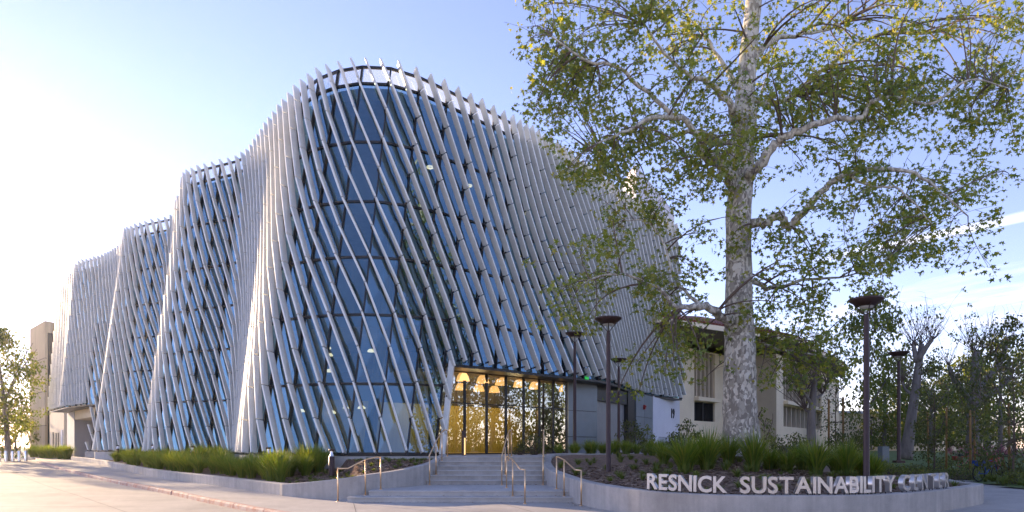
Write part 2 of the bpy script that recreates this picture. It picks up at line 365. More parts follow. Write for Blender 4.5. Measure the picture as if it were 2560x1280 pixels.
# saw-cut joints and patches in the concrete road, sidewalk joints
j = MB()
def strip(pts, wd, z):
    P = np.array(pts, float); a = offset_path(P, wd/2); b = offset_path(P, -wd/2); n = len(P)
    j.add([(x, y, z+(zst(y) if x < -2.2 else 0)) for x, y in a]+[(x, y, z+(zst(y) if x < -2.2 else 0)) for x, y in b], [(i, n+i, n+i+1, i+1) for i in range(n-1)])
for y0 in (12.9, 15.2, 18.4, 23.0, 30, 40, 54):
    xk = np.interp(y0, kerb[::-1, 1], kerb[::-1, 0])-.25; strip([(xk+(-100-xk)*t_, y0+3.0*t_) for t_ in np.linspace(1, 0, 30)], .018+.0006*y0, -.1255)
for o in (2.4, 6.6, 11.5): strip(offset_path(kerb[10:100], -o), .018, -.1255)
j.build('road_joints', 'joint', road, kind='stuff')
j = MB(); 
for k in range(16):
    sk = 20+k*4.6; a = at(kerb, kd, sk); b = at(np.array(offset_path(kerb, 4.2)), kd, sk); a2 = a+(b-a)*.06; strip([a2, b], .014, .004)
strip([(-.3, 18.2), (1.2, 13.4), (2.0, 9)], .014, .004); strip([(-4.2, 18.1), (-2.7, 12.2)], .014, .004); strip([(12.9, 20.5), (20, 18)], .014, .004); strip([(14.6, 25.5), (19, 24)], .014, .004)
j.build('sidewalk_joints', 'joint', sidewalk, kind='stuff')
at_c = (-28.5, 38.0); p = MB(); p.box(Vector((at_c[0], at_c[1], zst(at_c[1])-.122)), 1.6, .9, .006, .4); tag(p.build('utility_cover', 'joint'), 'dark rectangular utility cover set into the concrete road', 'utility cover')
p = MB(); p.lathe([(0, .004), (.32, .004), (.35, 0)], 20, (-9.8, 23.9-2.6, -.128)); tag(p.build('manhole_cover', 'tan'), 'small tan round cover in the road close to the red kerb', 'manhole cover')

# ------------------------------------------------------------------ planter walls
LW = catmull([(-36.5, 56.5, .70), (-29.4, 48.3, .62), (-22.8, 39.5, .54), (-16.5, 31.4, .46), (-11.5, 25.9, .41), (-7.15, 21.0, .37)], 10)
LC = catmull([(-7.0, 20.8, .37), (-5.9, 19.95, .48), (-4.9, 19.45, .60), (-4.15, 19.5, .70), (-3.45, 20.3, .78), (-2.85, 21.4, .9), (-2.55, 22.6, 1.0), (-2.45, 24.0, 1.13), (-2.45, 25.6, 1.22)], 8)
RW = catmull([(2.7, 26.45, 1.25), (1.9, 26.3, 1.25), (1.3, 25.3, 1.22), (1.06, 23.8, 1.03), (1.1, 21.7, .82), (1.4, 19.7, .70), (1.82, 17.5, .61), (2.4, 15.75, .57), (3.1, 14.85, .53), (4.4, 14.2, .5),
              (5.95, 14.0, .5), (7.2, 14.15, .5), (8.6, 14.8, .5), (10.4, 16.2, .5), (12.0, 17.6, .5), (12.75, 18.45, .5), (13.1, 19.2, .48), (13.6, 20.6, .45), (14.9, 23.2, .40), (17, 27, .3), (19, 31, .2)], 9)
def wallmesh(P, th, side, zb=-.05):
    a = P[:, :2]; b = offset_path(P, th*side); m = MB(); n = len(P); vs = []
    c = .02
    for i in range(n):
        d = (b[i]-a[i])/th; z = P[i, 2]
        vs += [(*a[i], zb), (*a[i], z-c), (*(a[i]+d*c), z), (*(b[i]-d*c), z), (*b[i], z-c), (*b[i], zb)]
    fs = [(i*6+k, i*6+k+1, (i+1)*6+k+1, (i+1)*6+k) for i in range(n-1) for k in range(5)] + [tuple(range(5, -1, -1)), tuple((n-1)*6+k for k in range(6))]
    if side > 0: fs = [tuple(reversed(f)) for f in fs]
    m.add(vs, fs); return m
lw = wallmesh(np.vstack([LW, LC]), .26, 1); o = lw.build('planter_wall', 'concrete'); tag(o, 'long low grey concrete planter wall from street corner to left side of steps', 'planter wall')
o = wallmesh(RW, .30, 1).build('planter_wall', 'concrete'); tag(o, 'curved grey concrete planter wall that carries the metal letters', 'planter wall')
# joints in the walls as thin recesses are left to the material; planting beds are terrain grids
def terrain(name, poly, step, zf, m, kind='structure', parent=None):
    poly = [tuple(p[:2]) for p in poly]; P = np.array(poly); x0, y0 = P.min(0); x1, y1 = P.max(0)
    nx = int((x1-x0)/step)+2; ny = int((y1-y0)/step)+2
    X, Y = np.meshgrid(x0+np.arange(nx)*step, y0+np.arange(ny)*step, indexing='ij'); Z = zf(X, Y)
    C = inpoly(poly, X[:-1, :-1]+step/2, Y[:-1, :-1]+step/2); mb = MB(); idx = -np.ones(X.shape, int); vs = []; fs = []
    for i, k in zip(*np.nonzero(C)):
        q = []
        for a, b in ((i, k), (i+1, k), (i+1, k+1), (i, k+1)):
            if idx[a, b] < 0: idx[a, b] = len(vs); vs.append((X[a, b], Y[a, b], Z[a, b]))
            q.append(idx[a, b])
        fs.append(tuple(q))
    mb.add(vs, fs); return mb.build(name, m, parent, smooth=True, kind=kind)
def rough(X, Y, a):
    return a*(np.sin(X*5.1+Y*2.3)*np.sin(Y*4.7-X*1.9) + .6*np.sin(X*11.3-Y*7.1)*np.sin(Y*13.1+X*3.3))
def near(P, X, Y):
    P = np.asarray(P); sh = np.shape(X); X = np.ravel(X); Y = np.ravel(Y); D = np.full(X.shape, 1e9); Z = np.zeros(X.shape)
    for p in P[::1]:
        d = np.hypot(X-p[0], Y-p[1]); k = d < D; D[k] = d[k]; Z[k] = p[2]
    return D.reshape(sh), Z.reshape(sh)
def zmound(X, Y):
    d, z = near(RW, X, Y); return np.minimum(z-.09+np.maximum(d-.3, 0)*.085, 1.2) + rough(X, Y, .012)
def zleft(X, Y):
    d, z = near(np.vstack([LW, LC]), X, Y); return np.minimum(z-.07+np.maximum(d-.3, 0)*.10, 1.0) + rough(X, Y, .012)
rin = offset_path(RW, .2); lin = offset_path(np.vstack([LW, LC]), .15)
RPOLY = [tuple(p) for p in rin] + [(18.5, 33), (13, 38), (9, 33.5), (5, 28.5)]
# ------------------------------------------------------------------ MAIN BUILDING: a ruled, waving skin
ZT, ZS = 17.36, 4.9
k30 = (ZT-ZB)/(ZT-ZS)
rul = []   # top x, y, bottom x, y (the bottom at ground level; where the skin ends at the soffit it is extended)
def S_(t, s_): rul.append((t[0], t[1], t[0]+(s_[0]-t[0])*k30, t[1]+(s_[1]-t[1])*k30))
def B_(t, b): rul.append((*t, *b))
for t, q in (((-42.7, 64.6), (-44, 65.2)), ((-41.2, 63.0), (-42.3, 63.2)), ((-39.7, 61.5), (-40.9, 61.6)), ((-38.2, 60.0), (-39.4, 60.0)), ((-37.2, 59.0), (-38.5, 58.8)), ((-35.4, 57.9), (-36.6, 57.2)), ((-33.4, 56.6), (-34.2, 55.0))): S_(t, q)
NL = len(rul)
for t, q in (((-31.7, 55.0), (-32.4, 54.0)), ((-30.6, 53.7), (-31.8, 53.0)), ((-29.7, 52.4), (-31.4, 52.0)), ((-29.2, 51.4), (-31.1, 51.0)), ((-28.8, 50.5), (-30.7, 49.9)), ((-28.2, 49.75), (-30.1, 49.0)), ((-27.3, 49.15), (-28.6, 48)),
    ((-26, 48.3), (-27.2, 47)), ((-24.5, 47.6), (-25.5, 46.5)), ((-23.4, 46.9), (-24.2, 46)), ((-22.4, 45.2), (-23.3, 44.5)), ((-21.4, 43.5), (-22.6, 43)), ((-20.5, 42.4), (-22.3, 42.0)),
    ((-20, 41.3), (-21.9, 40.9)), ((-19.6, 40.4), (-21.6, 39.8)), ((-18.95, 39.5), (-21.0, 38.9)), ((-18, 38.9), (-19.6, 37.7)), ((-17.1, 38.4), (-18.4, 37)), ((-16, 37.9), (-17, 36.5)), ((-15.1, 37.4), (-15.7, 36.1)), ((-14.2, 36.5), (-14.7, 35.3)),
    ((-13.2, 35.1), (-13.9, 34)), ((-12.1, 33.5), (-13.2, 32.5)), ((-11.2, 32.3), (-12.5, 30.9)), ((-10.3, 31.1), (-11.9, 29.5)), ((-9.13, 29.7), (-11.3, 28.4)), ((-8.34, 29), (-10.6, 27.7)), ((-7.7, 28.6), (-9.6, 27.1)),
    ((-6.5, 28.2), (-8.13, 26.45)), ((-5.4, 28.2), (-6.73, 26.1)), ((-4.3, 28.6), (-5.48, 26)), ((-3.2, 29.6), (-4.28, 26.1)), ((-2.2, 30.6), (-3.4, 26.35)), ((-1.2, 31.7), (-2.5, 26.8))): B_(t, q)
NR = len(rul)-1
for t, q in (((0, 33), (-.9, 28.9)), ((.7, 33.8), (.2, 30.1)), ((1.42, 34.6), (1.5, 31.5)), ((2.53, 36), (3.2, 33.1)), ((3.9, 38), (4.7, 34.7)), ((5.12, 39.75), (5.9, 37)), ((7.2, 42.8), (7.4, 40.9)), ((9.8, 46.4), (9.8, 45.2)), ((12.1, 49.2), (12.3, 48.3))): S_(t, q)
rul = np.array(rul)
NS = 24
dense = catmull(rul, NS)
# between the anchor rulings the two curves are paired by equal shares of their length, so the rulings fan evenly
ANC = [0, 4, NL, NL+4, NL+5, NL+6, NL+10, NL+13, NL+14, NL+15, NL+16, NL+20, NL+25, NL+29, NL+33] + list(range(NL+34, len(rul)))
ANC = sorted(set(ANC)); new = []
for i0, i1 in zip(ANC[:-1], ANC[1:]):
    D = dense[i0*NS:i1*NS+1]; n_ = len(D); f_ = np.linspace(0, 1, n_); o_ = np.zeros_like(D)
    for c_ in (0, 2):
        l_ = np.concatenate([[0], np.cumsum(np.hypot(np.diff(D[:, c_]), np.diff(D[:, c_+1])))]); l_ /= l_[-1]
        for k_ in (0, 1): o_[:, c_+k_] = np.interp(f_, l_, D[:, c_+k_])
    new.append(o_[:-1] if i1 != ANC[-1] else o_)
dense = np.vstack(new); kw = np.hanning(17); kw /= kw.sum(); pad = np.vstack([dense[:1]*2-dense[8:0:-1], dense, dense[-1:]*2-dense[-2:-10:-1]])
dense = np.stack([np.convolve(pad[:, c_], kw, 'valid') for c_ in range(4)], 1)
seg = np.diff(dense, axis=0); arc = np.concatenate([[0], np.cumsum((np.hypot(seg[:, 0], seg[:, 1])+np.hypot(seg[:, 2], seg[:, 3]))/2)])
MOD = 1.365
mm = arc/MOD; MMAX = mm[-1]
tn = np.gradient(dense, axis=0)
wt = np.clip((np.arange(len(dense))/NS-NL)/4, 0, 1)*.36      # the outlines above are those of the fins' outer edges: the glass lies behind
for c_ in (0, 2):
    tx_, ty_ = tn[:, c_], tn[:, c_+1]; l_ = np.hypot(tx_, ty_)+1e-9
    dense[:, c_] -= ty_/l_*wt; dense[:, c_+1] += tx_/l_*wt
# put module lines on the tower's ruling no. 31 (a mullion in the photograph)
off = mm[(NL+27)*NS] % 1.0; mm = mm-off
M0, M1 = mm[0], mm[-1]
mL = mm[int((NL-.5)*NS)]; mR = mm[NR*NS] - .12
ROWZ = [16.64, 14.07, 11.5, 9.15, 6.77, 3.98, ZB]
def z_of(r):
    return ROWZ[0]-r*2.57 if r < 0 else float(np.interp(r, range(7), ROWZ))
def r_of(z):
    return (ROWZ[0]-z)/2.57 if z > ROWZ[0] else float(np.interp(-z, [-q for q in ROWZ], range(7)))
def P_(m, z):
    q = [np.interp(m, mm, dense[:, k]) for k in range(4)]; t = (ZT-z)/(ZT-ZB)
    dr = 1.9*max(0, min(1, (M0+6-m)/6))*max(0, (z-ZS)/(ZT-ZS))          # the roofline dips at the far end
    return np.array((q[0]+(q[2]-q[0])*t, q[1]+(q[3]-q[1])*t, z-dr))
def N_(m, z):
    e = .25; a = P_(min(m+e, M1), z)-P_(max(m-e, M0), z); b = P_(m, z+.5)-P_(m, z-.5); n = np.cross(a, b); return n/np.linalg.norm(n)
def zlow(m): return ZB if mL <= m <= mR else ZS
def proj(p):
    if p[1] < 1: return None
    return 1280+F*p[0]/p[1], 1117-F*(p[2]-1.5)/p[1]
bld = wthing('science_building', 'large waving glass building wrapped in slanted silver metal fins', 'building', (-6.7, 27, ZB))

# --- fins: each strip steps one module to the right per row; panels meet at alternating joints
D_IN, D_OUT = .14, .375
panels = []; brk = MB()
def fin_panel(m0, ra, rb, top, bottom):
    n = 2; vs = []; gap = .010
    ra2 = ra+(gap if not top else 0); rb2 = rb-gap
    rs = np.linspace(ra2, rb2, n)
    pts = [P_(m0+r, z_of(r)) for r in rs]
    for i, r in enumerate(rs):
        p = pts[i]; nn = N_(m0+r, z_of(r)); d = pts[min(i+1, n-1)]-pts[max(i-1, 0)]; d /= np.linalg.norm(d)
        b = np.cross(d, nn); b /= np.linalg.norm(b)
        ex = np.zeros(3)
        if top and i == 0: ex = -d*.09                 # the raked top: the outer edge runs past the inner one
        o_ = p+nn*(D_OUT+.055*max(0, min(1, (m0+r-mm[(NL+21)*NS])/4)))
        vs += [p+nn*D_IN+b*.03, o_-nn*.02+b*.039+ex*.95, o_+b*.036+ex, o_-b*.036+ex, o_-nn*.02-b*.039+ex*.95, p+nn*D_IN-b*.03]
    fs = [(i*6+k, i*6+(k+1) % 6, (i+1)*6+(k+1) % 6, (i+1)*6+k) for i in range(n-1) for k in range(6)] + [(0, 5, 4, 3, 2, 1), tuple((n-1)*6+k for k in range(6))]
    c = np.mean(pts, axis=0); pr = proj(c); score = 0
    if pr:
        a = proj(pts[0]); e = proj(pts[-1]); vd = c-np.array((0, 0, 1.5)); dist = np.linalg.norm(vd); nn = N_(m0+(ra+rb)/2, c[2])
        score = (math.hypot(a[0]-e[0], a[1]-e[1]))*F/dist*(.25 + .3*abs(np.cross(nn, vd/dist)[2])) if (0 < pr[0] < 1750 and 0 < pr[1] < 1280) else 0
        if np.dot(nn, vd) > 0: score *= .1
    panels.append((score, vs, [tuple(reversed(f)) for f in fs]))
def bracket(m0, r):
    z = z_of(r); p = P_(m0+r, z); n = N_(m0+r, z); t = P_(m0+r+.2, z)-P_(m0+r-.2, z); t /= np.linalg.norm(t)
    p = p-t*.05
    brk.beam(p+n*.02, p+n*.24, .035, .05); brk.beam(p+n*.10-t*.02+np.array((0, 0, .05)), p+n*.10-t*.02-np.array((0, 0, .05)), .04, .04, up=(1, 0, 0))
k = math.floor((M0-6)*2)
while k/2 < M1:
    m0 = k/2; even = (k % 2 == 0)
    rr = np.arange(-.29 - (.02 if k % 3 == 0 else 0), 6.001, .04)
    ok = [(M0 <= m0+r <= M1) and (z_of(r) >= zlow(m0+r)-1e-6) for r in rr]
    i = 0
    while i < len(rr):
        if not ok[i]: i += 1; continue
        e = i
        while e+1 < len(rr) and ok[e+1]: e += 1
        ra, rb = rr[i], rr[e]
        cuts = [q for q in (np.arange(0, 7) if even else np.arange(.5, 7)) if ra+.25 < q < rb-.15]
        if even and ra < 0: cuts = [0] + [c for c in cuts if c > .1]
        edges = [ra]+list(cuts)+[rb]
        for a, b in zip(edges[:-1], edges[1:]):
            if b-a > .12: fin_panel(m0, a, b, i == 0 and a == ra, False)
        for c in edges[1:-1]: bracket(m0, c)
        if rb < 5.9: bracket(m0, rb-.06)
        i = e+1
    k += 1
panels.sort(key=lambda q: -q[0])
for sc, vs, fs in panels[:300]:
    b = MB(); b.add(vs, fs); b.build('fin_panel', 'fin', bld)
b = MB()
for sc, vs, fs in panels[300:]: b.add(vs, fs)
b.build('fin_panels', 'fin', bld, kind='stuff')
brk.build('fin_brackets', 'dark', bld, kind='stuff')

# --- glass skin: panes between mullions and transoms
gm = [M0]+[float(x) for x in range(math.ceil(M0), math.floor(M1)+1) if x > M0+.05]+[M1]
panes = []
for a, b_ in zip(gm[:-1], gm[1:]):
    mc = (a+b_)/2
    cells = [('parapet_pane', 17.30, 16.68)] + [('glass_pane', ROWZ[i]-.03, ROWZ[i+1]+.03) for i in range(6)]
    for nm, z1, z0 in cells:
        zl = zlow(mc)
        if z1 <= zl+.05: continue
        z0 = max(z0, zl+.02)
        n0, n1 = N_(a, z1)*.0, 0
        nj = N_(mc, (z0+z1)/2); vs = [P_(m_q, z_q)+nj*rng.uniform(-.009, .009) for m_q, z_q in ((a+.02, z0), (b_-.02, z0), (b_-.02, z1), (a+.02, z1))]
        pr = proj(np.mean(vs, axis=0)); c = np.mean(vs, axis=0); vd = c-np.array((0, 0, 1.5)); d = np.linalg.norm(vd)
        fc = -np.dot(N_(mc, c[2]), vd/d)
        panes.append((fc/d**2 if pr and 0 < pr[0] < 1750 and fc > 0 else 0, nm, vs))
panes.sort(key=lambda q: -q[0]); cnt = {}; rest = {'glass_pane': MB(), 'parapet_pane': MB()}
for sc, nm, vs in panes:
    cnt[nm] = cnt.get(nm, 0)+1; m_ = 'glass' if nm == 'glass_pane' else 'clear'
    if sc > 0 and cnt[nm] <= (295 if nm == 'glass_pane' else 60):
        b = MB(); b.add(vs, [(0, 1, 2, 3)]); b.build(nm, m_, bld)
    else: rest[nm].add(vs, [(0, 1, 2, 3)])
rest['glass_pane'].build('glass_panes', 'glass', bld, kind='stuff'); rest['parapet_pane'].build('parapet_panes', 'clear', bld, kind='stuff')
for m in gm:
    b = MB(); zl = zlow(m); zs = [17.36]+[q for q in ROWZ if q > zl+.01]+[zl]
    for a, c in zip(zs[:-1], zs[1:]):
        pa, pc = P_(m, a), P_(m, c); n = N_(m, a); b.beam(pa+n*.02, pc+N_(m, c)*.02, .065, .14, up=n)
    b.build('mullion', 'dark', bld)
def ring(z, name, wd, ht, ma=None, mb=None, m_='dark'):
    ms = [m for m in gm if (ma is None or m >= ma-.01) and (mb is None or m <= mb+.01)]
    if ma is not None and ms[0] > ma+.02: ms = [ma]+ms
    if mb is not None and ms[-1] < mb-.02: ms = ms+[mb]
    vs = []; q = MB()
    for m in ms:
        p = P_(m, z); n = N_(m, z); n = np.array((n[0], n[1], 0)); n /= np.linalg.norm(n)
        vs += [p+n*.06+(0, 0, ht/2), p+n*.06-(0, 0, 0)+(0, 0, -ht/2), p-n*(wd-.06)+(0, 0, -ht/2), p-n*(wd-.06)+(0, 0, ht/2)]
    fs = [(i*4+k, i*4+(k+1) % 4, (i+1)*4+(k+1) % 4, (i+1)*4+k) for i in range(len(ms)-1) for k in range(4)]
    q.add(vs, fs); return q.build(name, m_, bld)
ring(17.36, 'parapet_rail', .10, .10)
for z in ROWZ:
    if z >= ZS: ring(z, 'transom', .13, .09)
    elif z > ZB+.1: ring(z, 'transom', .13, .09, mL, mR)
    else: ring(z+.05, 'sill', .2, .14, mL, mR)
ring(ZS-.06, 'soffit_edge', .9, .1, mR, M1); ring(ZS-.06, 'soffit_edge', 1.5, .1, M0, mL)
# concrete plinth under the skin
q = MB(); ms = [mL]+[m for m in gm if mL+.05 < m < mR-.05]+[mR]; vs = []
for m in ms:
    p = P_(m, ZB); n = N_(m, ZB); n = np.array((n[0], n[1], 0)); n /= np.linalg.norm(n)
    vs += [p+n*.22+(0, 0, -.03), p+n*.22+(0, 0, -1.3), p-n*.4+(0, 0, -1.3), p-n*.4+(0, 0, -.03)]
q.add(vs, [(i*4+k, i*4+(k+1) % 4, (i+1)*4+(k+1) % 4, (i+1)*4+k) for i in range(len(ms)-1) for k in range(4)]); q.build('plinth', 'stepc', bld)
# --- interior: floors, roof, core, columns
BACK = [(13.5, 60), (-6, 84), (-39, 74)]
def curve(z, inset, step=1.0, ma=None, mb=None):
    r_ = []
    for m in np.arange(M0 if ma is None else ma, (M1 if mb is None else mb)+.01, step):
        p = P_(m, z); n = N_(m, z); n = np.array((n[0], n[1], 0)); n /= np.linalg.norm(n); r_.append(tuple((p-n*inset)[:2]))
    return r_
for nm, z0, z1, ins in (('floor_slab', 6.35, 6.77, .35), ('floor_slab', 11.1, 11.5, .35), ('roof', 16.1, 16.58, .25)):
    q = MB(); q.prism(curve(z1, ins, 1.0, M0+6 if nm == 'roof' else None)+BACK, z0, z1); q.build(nm, 'slab', bld)
ff = wthing('lobby_floor', 'unused', 'floor', (0, 0, 0)); bpy.data.objects.remove(ff)
corep = [(11.5, 52), (9, 47), (5.5, 43), (1, 39.5), (-1.5, 37.0), (-5, 34.6), (-8.2, 35.4), (-10.5, 38), (-17, 44), (-22, 50), (-27, 54.5), (-31, 60), (-37, 66), (-39.5, 71), (-38, 74), (-20, 70), (0, 58)]
q = MB(); q.prism(corep, ZB, 16.08); q.build('core_wall', 'core', bld)
for m in np.arange(math.ceil(mL)+1, mR, 3.0):
    n0 = N_(m, 10); q = MB(); a = P_(m, 16)-n0*1.3; c = P_(m, ZB)-n0*1.3; q.tube([a, (a+c)/2, c], .23, 12); q.build('column', 'wood', bld, smooth=True)
for m in np.arange(mR+3, M1-2, 4.0):
    n0 = N_(m, 10); q = MB(); a = P_(m, 16)-n0*1.6; c = P_(m, ZS)-n0*1.6; q.tube([a, c], .23, 12); q.build('column', 'wood', bld, smooth=True)
gfl = MB(); gfl.prism(curve(ZB, .35, 1.0, mL, mR)+[(-.5, 36), (-12, 40), (-28, 58)], ZB-.2, ZB+.01); gfl.build('ground_floor', 'slab', bld)
# ring lamps and disc lights hung inside
def ringlamp(p, r, nm='ring_lamp'):
    q = MB(); n = 16; vs = []; 
    for a, zz in ((r, 0), (r, .07), (r-.05, .07), (r-.05, 0)):
        vs += [(p[0]+a*math.cos(2*math.pi*i/n), p[1]+a*math.sin(2*math.pi*i/n), p[2]+zz) for i in range(n)]
    q.add(vs, [(k*n+i, k*n+(i+1) % n, ((k+1) % 4)*n+(i+1) % n, ((k+1) % 4)*n+i) for k in range(4) for i in range(n)]); q.build(nm, 'ring', bld)
for u, v, Y in ((1075, 420, 32.6), (1172, 466, 34.2), (1315, 535, 36.8), (1345, 770, 35.6), (1392, 785, 36.6)): ringlamp(uv(u, v, Y), .17)
def disclight(p, r):
    q = MB(); q.lathe([(0.01, .0), (r, .0), (r, .05), (r*.6, .12), (.02, .14)], 14, p); q.build('disc_lamp', 'ring', bld)
for u, v, Y in ((818, 872, 30), (823, 890, 31), (825, 930, 30), (928, 880, 30.5), (752, 1030, 29.5), (785, 1042, 29), (812, 1025, 30.5), (830, 1034, 29.2), (862, 1022, 30), (875, 1024, 30.6), (904, 1022, 29.6), (800, 1010, 31.5)): disclight(uv(u, v, Y), .17)
# ------------------------------------------------------------------ lobby glazing under the overhang
LG = [(-3.45, 28.75), (2.75, 34.6)]
A = Vector((*LG[0], 0)); B = Vector((*LG[1], 0)); dirL = (B-A).normalized(); nL = Vector((dirL.y, -dirL.x, 0)); LEN = (B-A).length
ZH, ZM = ZS-.1, ZB+2.25
sp = [0, .22, .37, .51, .645, .77, .885, 1.0]
for i in range(7):
    for a, b_ in ((ZB+.06, ZM), (ZM, ZH)):
        p = A+dirL*(LEN*sp[i]+.04); e = A+dirL*(LEN*sp[i+1]-.04); q = MB(); q.add([(p.x, p.y, a+.03), (e.x, e.y, a+.03), (e.x, e.y, b_-.03), (p.x, p.y, b_-.03)], [(0, 1, 2, 3)]); q.build('lobby_pane', 'lobby', bld)
for t in sp:
    q = MB(); p = A+dirL*LEN*t; q.beam(p+Vector((0, 0, ZB)), p+Vector((0, 0, ZH)), .12, .07, up=nL); q.build('lobby_mullion', 'dark', bld)
for z, h in ((ZB+.03, .06), (ZM, .05), (ZH, .08)):
    q = MB(); q.beam(A+Vector((0, 0, z)), B+Vector((0, 0, z)), .10, h); q.build('lobby_rail', 'dark', bld)
q = MB(); q.prism([tuple((A+nL*.02)[:2]), tuple((B+nL*.02)[:2]), tuple((B-nL*9)[:2]), tuple((A-nL*9)[:2])], ZB-.2, ZB+.012); q.build('lobby_floor', 'slab', bld)
q = MB(); q.prism([tuple((A-nL*.1)[:2]), tuple((B-nL*.1)[:2]), tuple((B-nL*9)[:2]), tuple((A-nL*9)[:2])], ZS-.02, ZS+.3); q.build('lobby_ceiling', 'eave', bld)
q = MB(); q.beam(A-nL*3.6-dirL*3+Vector((0, 0, 2.35)), B-nL*3.6+dirL*1.5+Vector((0, 0, 2.35)), .2, 2.4); q.build('lobby_wood_wall', 'goldwood', bld)
def pendant(p, sc=1.0):
    q = MB(); q.lathe([(.03, .36), (.16, .34), (.24, .22), (.30, .0), (.28, .0), (.02, .10)], 18, p); o = q.build('pendant_lamp', 'shade', bld, smooth=True)
    c = MB(); c.tube([(p[0], p[1], p[2]+.34), (p[0], p[1], ZS)], .012, 5); c.build('pendant_cord', 'dark', o)
for u, v, Y in ((1157, 930, 29.2), (1207, 938, 30.2), (1253, 945, 31.2), (1298, 951, 32.2), (1337, 957, 33.3), (1411, 969, 34.9), (1152, 960, 34), (1197, 966, 34.8), (1236, 966, 35.6)):
    p = uv(u, v, Y+.9); pendant((p.x, p.y, min(p.z-.1, ZS-.5)))
for t in (.2, .5, .8):
    l_ = bpy.data.lights.new('pendant_glow', 'POINT'); l_.energy = 20; l_.color = (1, .76, .42); l_.shadow_soft_size = .25
    lo = bpy.data.objects.new('pendant_glow', l_); COL.objects.link(lo); lo.location = A+dirL*LEN*t-nL*2.0+Vector((0, 0, 3.2))
# ground-floor wall to the right of the lobby: zinc panels, roller shutter, white end wall
WL = [(2.85, 34.7),  (4.55, 36.4), (6.95, 40.6), (7.6, 41.8), (9.25, 44.9), (12.3, 50.2)]
def wallrun(a, b_, z0, z1, nm, m_, th=.3, out=0.0, parent=None):
    a = Vector((*a, 0)); b_ = Vector((*b_, 0)); d = (b_-a).normalized(); n = Vector((d.y, -d.x, 0)); q = MB()
    q.beam(a+n*(out-th/2)+Vector((0, 0, (z0+z1)/2)), b_+n*(out-th/2)+Vector((0, 0, (z0+z1)/2)), th, z1-z0); return q.build(nm, m_, parent or bld)
def lerp(a, b_, t): return (a[0]+(b_[0]-a[0])*t, a[1]+(b_[1]-a[1])*t)
wallrun(WL[0], WL[1], ZB, ZS-.1, 'backing_wall', 'dark', .3, -.05); wallrun(WL[2], WL[4], ZB, ZS-.1, 'backing_wall', 'dark', .3, -.05)
for a, b_, ncol in ((WL[0], WL[1], 1), (WL[3], WL[4], 2)):
    for c in range(ncol):
        for z0, z1 in ((ZB, 2.0), (2.02, 3.35), (3.37, ZS-.1)):
            wallrun(lerp(a, b_, c/ncol+.006), lerp(a, b_, (c+1)/ncol-.006), z0+.01, z1, 'zinc_panel', 'panel', .05)
sh = wallrun(WL[1], WL[2], ZB, 4.1, 'roller_shutter', 'shutter', .08, -.3)
for i in range(29):
    z = ZB+.05+i*.1; wallrun(lerp(WL[1], WL[2], .03), lerp(WL[1], WL[2], .97), z, z+.085, 'shutter_slat', 'shutter', .05, -.275, parent=sh).location = (0, 0, 0)
wallrun(WL[1], WL[2], 4.0, ZS-.1, 'shutter_box', 'dark', .3, -.1); wallrun(lerp(WL[2], WL[3], .05), lerp(WL[2], WL[3], .95), ZB, ZS-.1, 'recess_panel', 'dark', .2, -.12)
ww = wallrun(WL[4], WL[5], 0, ZS-.05, 'white_end_wall', 'white', .4, .03)
# red alarm and house number on this wall
p = Vector((8.32, 43.15, 4.0)); q = MB(); d = Vector((.48, .88, 0)); n = Vector((.88, -.48, 0))
q.beam(p+n*.01, p+n*.12, .2, .28); q.beam(p+n*.12+Vector((0, 0, .04)), p+n*.17+Vector((0, 0, .04)), .12, .1); q.build('fire_alarm', 'red', bld)
q = MB(); p = uv(1467, 945, 34.0); q.box(p, .3, .05, .14, .9); q.build('exit_sign', 'green', bld)
def textmesh(s, bold=0, ext=.02, size=1.0):
    cu = bpy.data.curves.new('text', 'FONT'); cu.body = s; cu.extrude = ext; cu.offset = bold; cu.size = size; cu.resolution_u = 4
    to = bpy.data.objects.new('text', cu); COL.objects.link(to); dg = bpy.context.evaluated_depsgraph_get(); me = bpy.data.meshes.new_from_object(to.evaluated_get(dg)); 
    bpy.data.objects.remove(to); bpy.data.curves.remove(cu); return me
me = textmesh('19', .01, .02, .95); me.materials.clear(); me.materials.append(MT['dark']); me.name = 'house_number'
o = link('house_number', me, bld); d = Vector((WL[5][0]-WL[4][0], WL[5][1]-WL[4][1], 0)).normalized(); n = Vector((d.y, -d.x, 0))
mt = Matrix((d, Vector((0, 0, 1)), n)).transposed().to_4x4(); pp = lerp(WL[4], WL[5], .62); mt.translation = Vector((pp[0], pp[1], 3.55))+n*.06; o.matrix_local = Matrix.Translation(-Vector(bld.location)) @ mt
# roof plant block
q = MB(); q.prism([(8.9, 51.6), (9.2, 50.6), (14.5, 61), (9, 63)], 16.7, 22.4); q.build('roof_block', 'white', bld)
# left end: portal walls under the overhang
q = MB(); q.prism([(-43.4, 66.6), (-40.2, 62.7), (-40.1, 66.0), (-33, 60), (-33, 70), (-41, 74)], 0, ZS-.12); q.build('portal_wall', 'white', bld)
q = MB(); q.prism([(-40.3, 62.9), (-40.2, 66), (-32.6, 59.5), (-32.8, 54.5)], 4.0, ZS-.12); q.build('portal_lintel', 'beige', bld)
# soffits
q = MB(); q.prism(curve(ZS, .3, .5, mR, M1)+[(11, 50), (2.0, 36), (-4, 30)], ZS-.1, ZS-.04); q.build('soffit', 'eave', bld)
q = MB(); q.prism(curve(ZS, .3, .5, M0, mL)+[(-32, 60), (-40, 70)], ZS-.1, ZS-.04); q.build('soffit', 'eave', bld)
